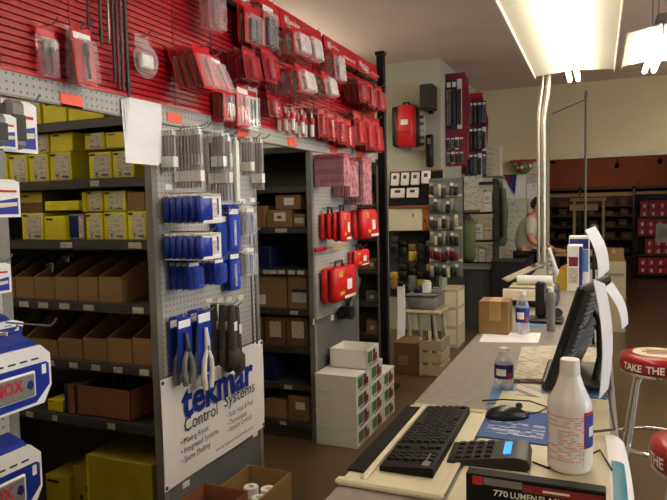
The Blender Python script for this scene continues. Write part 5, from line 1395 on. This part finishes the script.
# maroon display boards on the side wall
def maroon_board(y, w, z0, z1, lab, red_top=False):
    t = thing('display_board', lab, 'display board', (XS, y, z0))
    g = G().prism([(XS + .003, z0), (XS + w * .8, z0), (XS + w * .95, z0 + (z1 - z0) * .35), (XS + w, z0 + (z1 - z0) * .7), (XS + w * .8, z1), (XS + .003, z1)], y, y + .05, 'Y')
    part(t, 'board', g, 'maroon', world=True)
    part(t, 'side_wing', G().box(XS + .003, XS + w * .75, y + .05, y + .35, z0 + .1, z1 - .02), 'maroon', world=True)
    if red_top: part(t, 'red_topper', G().box(XS + .02, XS + w * .8, y - .005, y + .05, z1, z1 + .06), 'red', world=True)
    return t
b1z0, b1z1 = AZ(455, 166, 8.0), AZ(455, 73, 8.0)
maroon_board(8.0, AX(470, 110, 8.0) - XS, b1z0, b1z1, 'tall maroon display board nearest the speaker')
b2z0, b2z1 = AZ(480, 173, 9.0), AZ(480, 97, 9.0)
maroon_board(9.0, AX(488, 130, 9.0) - XS, b2z0, b2z1, 'farther maroon display board with a red topper', True)
def board_pack(x, y, z, w, h, m, lab, grp):
    o = thing('hanging_pack', lab, 'blister pack', (x, y - .02, z - h), group=grp)
    part(o, 'card', G().box(x, x + w, y - .008, y - .005, z - h, z), m, world=True)
    part(o, 'blister', G().rbox(x + w * .12, x + w * .88, y - .04, y - .008, z - h * .92, z - h * .2, .01), 'dark_grey' if m != 'black' else 'clear', smooth=50, world=True)
    part(o, 'header', G().box(x + w * .1, x + w * .9, y - .0095, y - .008, z - h * .15, z - h * .05), 'white', world=True)
for i in range(3):
    board_pack(XS + .02 + i * .068, 8.0, b1z1 - .08, .06, .62, ('black', 'deep_blue', 'white')[i], '%s long dark pack from the left on the nearer maroon board' % ORD[i], 'long packs on the nearer maroon board')
for r_ in range(2):
    for i in range(4):
        board_pack(XS + .015 + i * .055, 8.0, b1z0 + .36 - r_ * .18, .048, .15, ('grey_plastic', 'black', 'white', 'red')[(i + r_) % 4], '%s small pack from the left, %s row at the foot of the nearer maroon board' % (ORD[i], ['upper', 'lower'][r_]), 'small packs on the nearer maroon board')
for r_ in range(3):
    for i in range(5):
        board_pack(XS + .05 + i * .062, 9.0, b2z1 - .06 - r_ * .36, .055, .33, ('white', 'black', 'dark_grey', 'deep_blue', 'black')[(i + r_) % 5], '%s pack from the left, %s row on the farther maroon board' % (ORD[i], ['top', 'middle', 'bottom'][r_]), 'packs on the farther maroon board')
# shelf unit with white cartons along the side wall
YS = 9.0
x0, x1 = XS + .005, AX(495, 220, YS)
t = thing('stock_shelf', 'dark stock shelf of white cartons below the maroon boards', 'shelf', ((x0 + x1) / 2, YS, 0))
zsh = [AZ(480, py, YS) for py in (262, 240, 212, 182)]
for z in zsh: part(t, 'shelf_board', G().box(x0, x1, YS, YS + .4, z - .03, z), 'black', world=True)
for xx in (x0, x1 - .03): part(t, 'upright', G().box(xx, xx + .03, YS + .02, YS + .4, 0, zsh[-1] + .04), 'steel_dark', world=True)
for r_ in range(4):
    nb = 3 if r_ else 4
    for c in range(nb):
        w = (x1 - x0 - .075) / nb; xa = x0 + .036 + c * w
        hgt = (.24, .30, .32, .07)[r_] * (1 - .12 * ((c + r_) % 3))
        carton('white_stock_carton', '%s white carton from the left on the %s stock shelf' % (ORD[c], ['lowest', 'second', 'third', 'top'][r_]), 'carton', xa + .004, xa + w - .006, YS + .015, YS + .3, zsh[r_] + .001, zsh[r_] + hgt, 'beige' if (c + r_) % 2 else 'white', [(.1, .9, .42, .46, 'grey_plastic'), (.2, .7, .6, .8, 'label_print')], group='white cartons on the stock shelf')
# notepad chart hanging before the shelf, green bag
x0, x1, z0, z1 = AX(464, 195, 8.7), AX(479, 195, 8.7), AZ(470, 210, 8.7), AZ(470, 176, 8.7)
t = thing('wall_calendar', 'tall white calendar sheet hanging below the maroon boards', 'calendar', ((x0 + x1) / 2, 8.7, z0))
part(t, 'sheet', G().box(x0, x1, 8.70, 8.706, z0, z1), 'sheet_print', world=True); part(t, 'bottom_bar', G().box(x0 - .01, x1 + .01, 8.695, 8.71, z0 - .03, z0), 'kraft_red', world=True)
x0, x1, z0, z1 = AX(463, 240, 8.6), AX(475, 240, 8.6), AZ(470, 262, 8.6), AZ(470, 215, 8.6)
t = thing('green_bag', 'olive green bag hanging below the white calendar', 'bag', ((x0 + x1) / 2, 8.65, z0))
part(t, 'bag', G().rbox(x0, x1, 8.6, 8.7, z0, z1 - .08, .04), 'olive', smooth=60, world=True); part(t, 'strap', G().tube([(x0 + .03, 8.65, z1 - .09), ((x0 + x1) / 2, 8.65, z1), (x1 - .03, 8.65, z1 - .09)], .012, 6), 'olive', smooth=60, world=True)
# white cartons stacked on top of the stock shelf
for k in range(6):
    xa, xb = AX(485 + (k < 2) * -1.5, 160, 9.6), AX(500, 160, 9.6); zz = AZ(492, 176, 9.6)
    carton('white_stock_carton', '%s flat white carton from the bottom of the tall wall stack' % ORD[k], 'carton', xa, xb, 9.6, 9.9, zz + k * .075, zz + k * .075 + .073, 'beige', [(.1, .5, .2, .7, 'label_print')], group='flat white cartons in the wall stack')
t = thing('wall_bracket_shelf', 'small bracket shelf under the flat white cartons', 'shelf', (AX(492, 176, 9.6), 9.7, AZ(492, 176, 9.6) - .03))
part(t, 'board', G().box(XS + .005, AX(502, 160, 9.6), 9.58, 10.0, AZ(492, 176, 9.6) - .025, AZ(492, 176, 9.6) - .001), 'steel_grey', world=True)
part(t, 'bracket', G().prism([(9.62, AZ(492, 176, 9.6) - .026), (10.0, AZ(492, 176, 9.6) - .026), (10.0, AZ(492, 176, 9.6) - .2)], XS + .02, XS + .04, 'X'), 'steel_grey', world=True)
# dark cabinet with grey top below
x0, x1 = XS + .01, AX(491, 300, 8.0)
zt = AZ(475, 267, 8.0)
t = thing('low_cabinet', 'dark low cabinet with grey worktop against the side wall', 'cabinet', ((x0 + x1) / 2, 8.2, 0))
part(t, 'body', G().box(x0, x1 - .03, 8.02, 8.5, 0.001, zt - .03), 'dark_grey', world=True)
part(t, 'worktop', G().rbox(x0, x1, 7.98, 8.52, zt - .03, zt, .005), 'grey_plastic', world=True)
for k in range(2): part(t, 'door', G().rbox(x0 + .02 + k * .22, x0 + .22 + k * .22, 8.005, 8.02, .06, zt - .06, .004), 'steel_dark', world=True)
# black cabinet before the clerk
x0, x1 = AX(492, 270, 7.95), AX(524, 270, 7.95)
t = thing('black_cabinet', 'black cabinet standing in front of the clerk', 'cabinet', ((x0 + x1) / 2, 8.1, 0))
part(t, 'body', G().box(x0, x1, 7.95, 8.3, .001, AZ(505, 262, 7.95)), 'black', world=True)
part(t, 'top_board', G().rbox(x0 - .01, x1 + .01, 7.94, 8.31, AZ(505, 262, 7.95), AZ(505, 262, 7.95) + .02, .004), 'dark_grey', world=True)
for k in range(3): part(t, 'drawer', G().rbox(x0 + .02, x1 - .02, 7.935, 7.95, .08 + k * .27, .32 + k * .27, .004), 'black', world=True)
# desk of the clerk
t = thing('service_desk', 'standing desk where the clerk rests his hands', 'desk', (-.25, 8.7, 0))
part(t, 'desk_top', G().rbox(-.50, .0, 8.35, 9.2, .92, .95, .005), 'wood_pale', world=True)
for (xx, yy) in ((-.48, 8.37), (-.05, 8.37), (-.48, 9.14), (-.05, 9.14)): part(t, 'leg', G().box(xx, xx + .04, yy, yy + .04, 0.001, .92), 'black_metal', world=True)
t = thing('desk_terminal', 'grey desk terminal under the hands of the clerk', 'terminal', (-.30, 8.7, .95))
part(t, 'base', G().rbox(-.33, -.2, 8.5, 8.85, .9505, .965, .006), 'dark_grey', world=True)
tm = Matrix.Translation((-.22, 8.5, .975)) @ Matrix.Rotation(math.radians(15), 4, 'Y')
part(t, 'screen', G().rbox(0, .02, 0, .35, 0, .22, .006).xf(tm), 'black', world=True)

# pinned sheets on the cream wall
SH = [(503, 176, 526, 199), (503, 202, 524, 217), (528, 173, 541, 182), (527, 184, 541, 199), (504, 221, 517, 246), (505, 249, 517, 268), (519, 250, 530, 268), (528, 202, 534, 214), (531, 250, 541, 268)]
for i, (a, b, c, d) in enumerate(SH):
    x0, x1 = P(a, b, Y=10.29).x, P(c, b, Y=10.29).x; z1, z0 = P(a, b, Y=10.29).z, P(a, d, Y=10.29).z
    t = thing('pinned_sheet', ['large sheet pinned below the colourful bowl', 'wide sheet pinned under the large one', 'sheet pinned highest beside the conduits', 'sheet pinned behind the head of the clerk', 'tall sheet pinned left of the clerk', 'lowest sheet at the left of the clerk', 'low sheet behind the arm of the clerk', 'small sheet above the shoulder of the clerk', 'low sheet next to the conduits', 'small sheet beside the wide one'][i], 'paper', ((x0 + x1) / 2, 10.29, z0))
    part(t, 'sheet', G().box(x0, x1, 10.285, 10.299, z0, z1), 'sheet_print' if i % 3 else 'paper', world=True)
    part(t, 'pin', G().cyl(((x0 + x1) / 2, 10.286, z1 - .03), ((x0 + x1) / 2, 10.279, z1 - .03), .012, n=8), 'red' if i % 2 else 'grey_plastic', world=True)
# flower bowl
p = P(524, 161, Y=10.25)
t = thing('flower_bowl', 'colourful half round flower bowl with red rim on the wall', 'decoration', (p.x, 10.2, p.z - .2))
part(t, 'rim', G().box(p.x - .19, p.x + .19, 10.1, 10.29, p.z - .015, p.z + .012), 'red', world=True)
g = G().sphere((p.x, 10.2, p.z - .02), .15, .085, .19, 14, 8)
for v in g.v: v.z = min(v.z, p.z - .016)
part(t, 'bowl', g, 'olive', smooth=60, world=True)
for k in range(8):
    a = k * .8; part(t, 'flower', G().sphere((p.x - .11 + k * .031, 10.11, p.z - .05 - .06 * abs(math.sin(k * 1.7))), .026, .02, .026, 8, 5), ('sky_blue', 'gold', 'red', 'white')[k % 4], smooth=60, world=True)
p = P(511, 182, Y=10.2)
t = thing('pennant', 'blue and red fabric pennant pinned beside the large sheet', 'pennant', (p.x, 10.27, p.z - .25))
part(t, 'cloth', G().prism([(p.x - .12, p.z + .12), (p.x + .08, p.z + .12), (p.x + .05, p.z - .2)], 10.262, 10.275, 'Y'), 'deep_blue', world=True); part(t, 'stripe', G().prism([(p.x - .12, p.z + .12), (p.x - .04, p.z + .12), (p.x + .03, p.z - .1)], 10.258, 10.262, 'Y'), 'dark_red', world=True)
# grey green jacket on a peg and column
p = P(500, 185, Y=9.55); q = P(504, 246, Y=9.55)
t = thing('hanging_jacket', 'grey green jacket hanging on a peg beside the stock shelf', 'jacket', (p.x + .02, 9.55, q.z))
g = G().lathe([(.09, 0), (.115, .1), (.10, .45), (.085, .75), (.04, .92), (.02, .96)], 14)
for v in g.v: v.y *= .55; v.x *= .8 + .2 * math.sin(v.z * 9)
part(t, 'body', g.xf(Matrix.Translation((p.x, 9.55, q.z))), 'jacket', smooth=60, world=True)
part(t, 'coat_peg', G().box(XS, p.x + .02, 9.54, 9.57, q.z + .93, q.z + .96), 'steel_grey', world=True)
part(t, 'sleeve', G().tube([(p.x + .05, 9.48, q.z + .85), (p.x + .08, 9.46, q.z + .5), (p.x + .07, 9.46, q.z + .15)], [.04, .05, .04], 10), 'jacket', smooth=60, world=True)

# ================================================================== CLERK
def skin_mesh(name, pts, edges, radii, mat, parent, sub=1, loc=(0, 0, 0)):
    me = bpy.data.meshes.new(name); me.from_pydata(pts, edges, []); me.materials.append(MATS[mat])
    o = bpy.data.objects.new(name, me); COL.objects.link(o); o.parent = parent
    md = o.modifiers.new('skin', 'SKIN'); md.use_smooth_shade = True
    for i, r_ in enumerate(radii):
        me.skin_vertices[0].data[i].radius = (r_, r_) if not isinstance(r_, tuple) else r_
    me.skin_vertices[0].data[0].use_root = True
    s_ = o.modifiers.new('sub', 'SUBSURF'); s_.levels = sub; s_.render_levels = sub
    return o
PX_, PY_ = -.80, 8.6
t = thing('person', 'clerk in grey short sleeved shirt and dark trousers leaning over a desk', 'person', (PX_, PY_, 0))
# faces +X; right side towards the viewer (-Y)
hip = (-.08, 0, .95)
bp = [hip, (-.10, 0, 1.10), (-.06, 0, 1.28), (.0, 0, 1.40), (.04, 0, 1.455), (.07, 0, 1.50),          # 0-5 spine, neck
      (-.01, -.17, 1.38), (.0, -.21, 1.12), (.20, -.17, 1.00), (.27, -.15, .985),                        # 6-9 right arm
      (-.01, .17, 1.38), (.03, .22, 1.12), (.22, .17, 1.00), (.28, .15, .985),                           # 10-13 left arm
      (-.07, -.10, .88), (-.03, -.11, .48), (-.07, -.11, .09), (.06, -.12, .04),                         # 14-17 right leg
      (-.07, .10, .88), (-.02, .11, .48), (-.06, .11, .09), (.07, .12, .04)]
be = [(0, 1), (1, 2), (2, 3), (3, 4), (4, 5), (3, 6), (6, 7), (7, 8), (8, 9), (3, 10), (10, 11), (11, 12), (12, 13), (0, 14), (14, 15), (15, 16), (16, 17), (0, 18), (18, 19), (19, 20), (20, 21)]
br = [(.10, .09), (.10, .09), (.11, .09), (.09, .08), .06, .055, .062, .048, .036, .026, .062, .048, .036, .026, .09, .062, .042, .04, .09, .062, .042, .04]
br[14] = br[18] = .07
body = skin_mesh('body', bp, be, br, 'skin', t)
sh_i = [0, 1, 2, 3, 6, 7, 10, 11]; mp_ = {v: k for k, v in enumerate(sh_i)}
spts = [bp[i] for i in sh_i]; spts[5] = (.0, -.20, 1.17); spts[7] = (.03, .21, 1.17)
skin_mesh('shirt', spts, [(mp_[a], mp_[b]) for a, b in be if a in mp_ and b in mp_], [(.15, .14), (.15, .135), (.155, .14), (.125, .115), .078, .066, .078, .066], 'shirt', t)
tr_i = [0, 14, 15, 16, 18, 19, 20]; mp_ = {v: k for k, v in enumerate(tr_i)}
skin_mesh('trousers', [bp[i] for i in tr_i], [(mp_[a], mp_[b]) for a, b in be if a in mp_ and b in mp_], [(.16, .145), .11, .08, .068, .11, .08, .068], 'trousers', t)
for s_, hb in ((-1, (.27, -.15, .985)), (1, (.28, .15, .985))):
    hp = [hb, (hb[0] + .07, hb[1], hb[2] - .01)]; he = [(0, 1)]; hr = [(.03, .022), (.04, .018)]
    for k in range(4):
        y = hb[1] + (-.03 + k * .02); L = (.045, .055, .052, .042)[k]
        i0 = len(hp); hp += [(hb[0] + .085, y, hb[2] - .01), (hb[0] + .085 + L * .55, y, hb[2] - .004), (hb[0] + .085 + L, y, hb[2] - .022)]
        he += [(1, i0), (i0, i0 + 1), (i0 + 1, i0 + 2)]; hr += [.0095, .009, .0075]
    i0 = len(hp); hp += [(hb[0] + .04, hb[1] - s_ * .035, hb[2] - .01), (hb[0] + .085, hb[1] - s_ * .055, hb[2] - .015)]; he += [(0, i0), (i0, i0 + 1)]; hr += [.011, .009]
    skin_mesh('hand', hp, he, hr, 'skin', t)
# head looking down to +X
hm = Matrix.Translation((.085, 0, 1.555)) @ Matrix.Rotation(math.radians(24), 4, 'Y')
g = G().sphere((0, 0, 0), .098, .078, .118, 20, 14)
for v in g.v:
    if v.z < -.02 and v.x < 0: v.x *= .72
    if v.z < -.03 and v.x > 0: v.y *= .80
part(t, 'head', g.xf(hm), 'skin', smooth=60)
part(t, 'nose', G().prism([(.090, .012), (.122, -.022), (.092, -.030)], -.013, .013, 'Y').xf(hm), 'skin', smooth=60)
part(t, 'mouth', G().rbox(.078, .090, -.024, .024, -.064, -.056, .003).xf(hm), 'dark_red')
for s_ in (-1, 1):
    part(t, 'eye', G().sphere((.083, s_ * .032, .004), .010, .014, .009, 10, 6).xf(hm), 'dark_grey', smooth=60)
    part(t, 'ear', G().sphere((-.012, s_ * .079, -.008), .02, .010, .032, 10, 6).xf(hm), 'skin', smooth=60)
g = G().sphere((-.012, 0, .022), .098, .084, .108, 20, 14)
for v in g.v:
    if v.x > .035 and v.z < .065: v.x = .035; v.y *= .9; v.z = max(v.z, -.0)
    if v.z < -.055: v.z = -.055; v.x = min(v.x, -.03)
part(t, 'hair', g.xf(hm), 'hair', smooth=60)

# ================================================================== SHOWROOM BEYOND
t = thing('showroom_shelving', 'long dark shelving along the rear wall of the showroom', 'shelving', (1, 20.4, 0))
sx0, sx1 = -3.5, 5.5
part(t, 'back_panel', G().box(sx0, sx1, 20.86, 20.9, 0.001, 2.05), 'wood_dark', world=True)
part(t, 'top_valance', G().box(sx0, sx1, 20.3, 20.86, 1.98, 2.06), 'wood_dark', world=True)
part(t, 'light_rail', G().box(sx0, sx1, 20.78, 20.86, 1.78, 1.90), 'wood_pale', world=True)
for z in (.12, .5, .86, 1.2, 1.5): part(t, 'shelf', G().box(sx0, sx1, 20.35, 20.86, z - .03, z), 'wood_dark', world=True)
for k in range(7):
    xx = sx0 + k * 1.48; part(t, 'upright', G().box(xx, xx + .06, 20.30, 20.36, 0.001, 2.25), 'black', world=True)
sr = random.Random(3)
for r_, z in enumerate((.12, .5, .86, 1.2, 1.5)):
    for c in range(9):
        xx = -1.5 + c * .42 + sr.uniform(-.05, .05); w = sr.uniform(.15, .3); h = sr.uniform(.12, .24)
        carton('stock_item', '%s dim carton from the left on the %s shelf of the rear showroom wall' % (ORD[c], ['lowest', 'second', 'middle', 'fourth', 'top'][r_]), 'carton', xx, xx + w, 20.42, 20.7, z + .001, z + h, sr.choice(['dark_grey', 'wood_dark', 'wood_dark', 'black', 'black', 'kraft_dark']), [(.2, .8, .3, .6, 'kraft_dark')], group='dim cartons on the rear showroom shelving')  # dark colours put the low light of the showroom into the goods
# wooden frame stand
x0, x1, z1 = P(573, 200, Y=13).x, P(605, 200, Y=13).x, P(590, 201, Y=13).z
t = thing('wooden_frame', 'pale wooden frame stand in the dark showroom', 'frame', ((x0 + x1) / 2, 13, 0))
for xx in (x0, x1 - .05): part(t, 'upright', G().box(xx, xx + .05, 13, 13.06, .001, z1), 'wood_pale', world=True)
part(t, 'top_rail', G().box(x0 - .05, x1 + .02, 12.99, 13.07, z1, z1 + .06), 'wood_pale', world=True)
part(t, 'cross_board', G().box(x0 - .06, x0 + .45, 12.97, 13.0, z1 - .18, z1 - .06), 'wood_pale', world=True)
part(t, 'lower_rail', G().box(x0 + .05, x1 - .05, 13.01, 13.05, .35, .43), 'wood_pale', world=True)
for xx in (x0, x1 - .05): part(t, 'foot', G().box(xx, xx + .05, 12.8, 13.26, .001, .05), 'wood_pale', world=True)
# red stock display
t = thing('red_display_rack', 'black rack of red boxed goods in the showroom', 'rack', (1.3, 14.8, 0))
RX0 = P(640, 240, Y=14.5).x
for k, z in enumerate((.10, .50, .90, 1.28)): part(t, 'shelf', G().box(RX0 - .05, RX0 + 1.3, 14.5, 15.1, z - .04, z), 'black', world=True)
for xx in (RX0 - .08, RX0 + 1.27): part(t, 'upright', G().box(xx, xx + .05, 14.9, 15.1, .001, 1.75), 'black', world=True)
part(t, 'back', G().box(RX0 - .05, RX0 + 1.3, 15.1, 15.12, .05, 1.75), 'black', world=True)
for r_, (z, off) in enumerate(((.10, -.02), (.50, .10), (.90, -.04), (1.28, 0.0))):
    for c in range(6):
        for lv in range(2 if r_ != 2 else 2):
            xa = RX0 + off + c * .165; zz = z + .001 + lv * .165
            carton('red_product_box', '%s red box from the left, %s layer, %s shelf of the red rack' % (ORD[c], ['lower', 'upper'][lv], ['lowest', 'second', 'third', 'top'][r_]), 'box', xa, xa + .158, 14.53, 14.75, zz, zz + .16, 'case_red', [(.35, .65, .1, .55, 'white_ink'), (.1, .9, .75, .88, 'dark_red')], group='red boxes on the showroom rack')
p = P(663, 233, Y=14.3)
t = thing('sign_card', 'white price card hung on the red rack', 'sign', (p.x, 14.4, p.z))
part(t, 'card', G().box(p.x - .12, p.x + .2, 14.49, 14.5, p.z - .2, p.z + .18), 'beige', world=True); part(t, 'print', G().box(p.x - .08, p.x + .16, 14.487, 14.49, p.z - .1, p.z + .1), 'label_print', world=True)
# cartons on the floor behind the counter end
x0, x1 = P(603, 270, Y=8.3).x, P(626, 270, Y=8.3).x
zt = P(612, 262, Y=8.3).z
carton('olive_carton', 'large grey carton on the floor beyond the counter end', 'carton', x0 - .02, x1, 8.3, 8.8, .001, zt, 'beige_dark', [(.1, .95, .8, .84, 'grey_plastic')])
carton('olive_carton', 'kraft carton stacked on the large grey carton', 'carton', x0, x1 - .02, 8.4, 8.75, zt + .001, P(612, 250, Y=8.3).z, 'kraft', None, tape=True)
# spot lamps on a track
def spot_lamp(x, y, z, lab, power=90, aim=(0, 3, -.6)):
    o = thing('track_spot', lab, 'spotlight', (x, y, z))
    d = Vector(aim).normalized()
    part(o, 'stem', G().cyl((0, 0, .05), (0, 0, CEIL - z - .002), .012, n=8), 'black')
    part(o, 'head', G().cyl(-d * .06, d * .08, .05, .06, n=14), 'black', smooth=40)
    part(o, 'lens', G().cyl(d * .08, d * .082, .05, n=14), 'white')
    l = bpy.data.lights.new('spot_light', 'SPOT'); l.energy = power; l.spot_size = math.radians(95); l.spot_blend = .8; l.color = (1, .72, .48); l.shadow_soft_size = .05
    lo = bpy.data.objects.new('spot_light', l); COL.objects.link(lo); lo.parent = o; lo.location = d * .1
    lo.rotation_euler = d.to_track_quat('-Z', 'Y').to_euler()
    return o
for i, px in enumerate((553, 617, 660)):
    p = P(px, 162 if i != 1 else 166, Y=17.2)
    spot_lamp(p.x, 17.2, p.z + .02, '%s track spotlight from the left under the showroom ceiling' % ORD[i], 40)
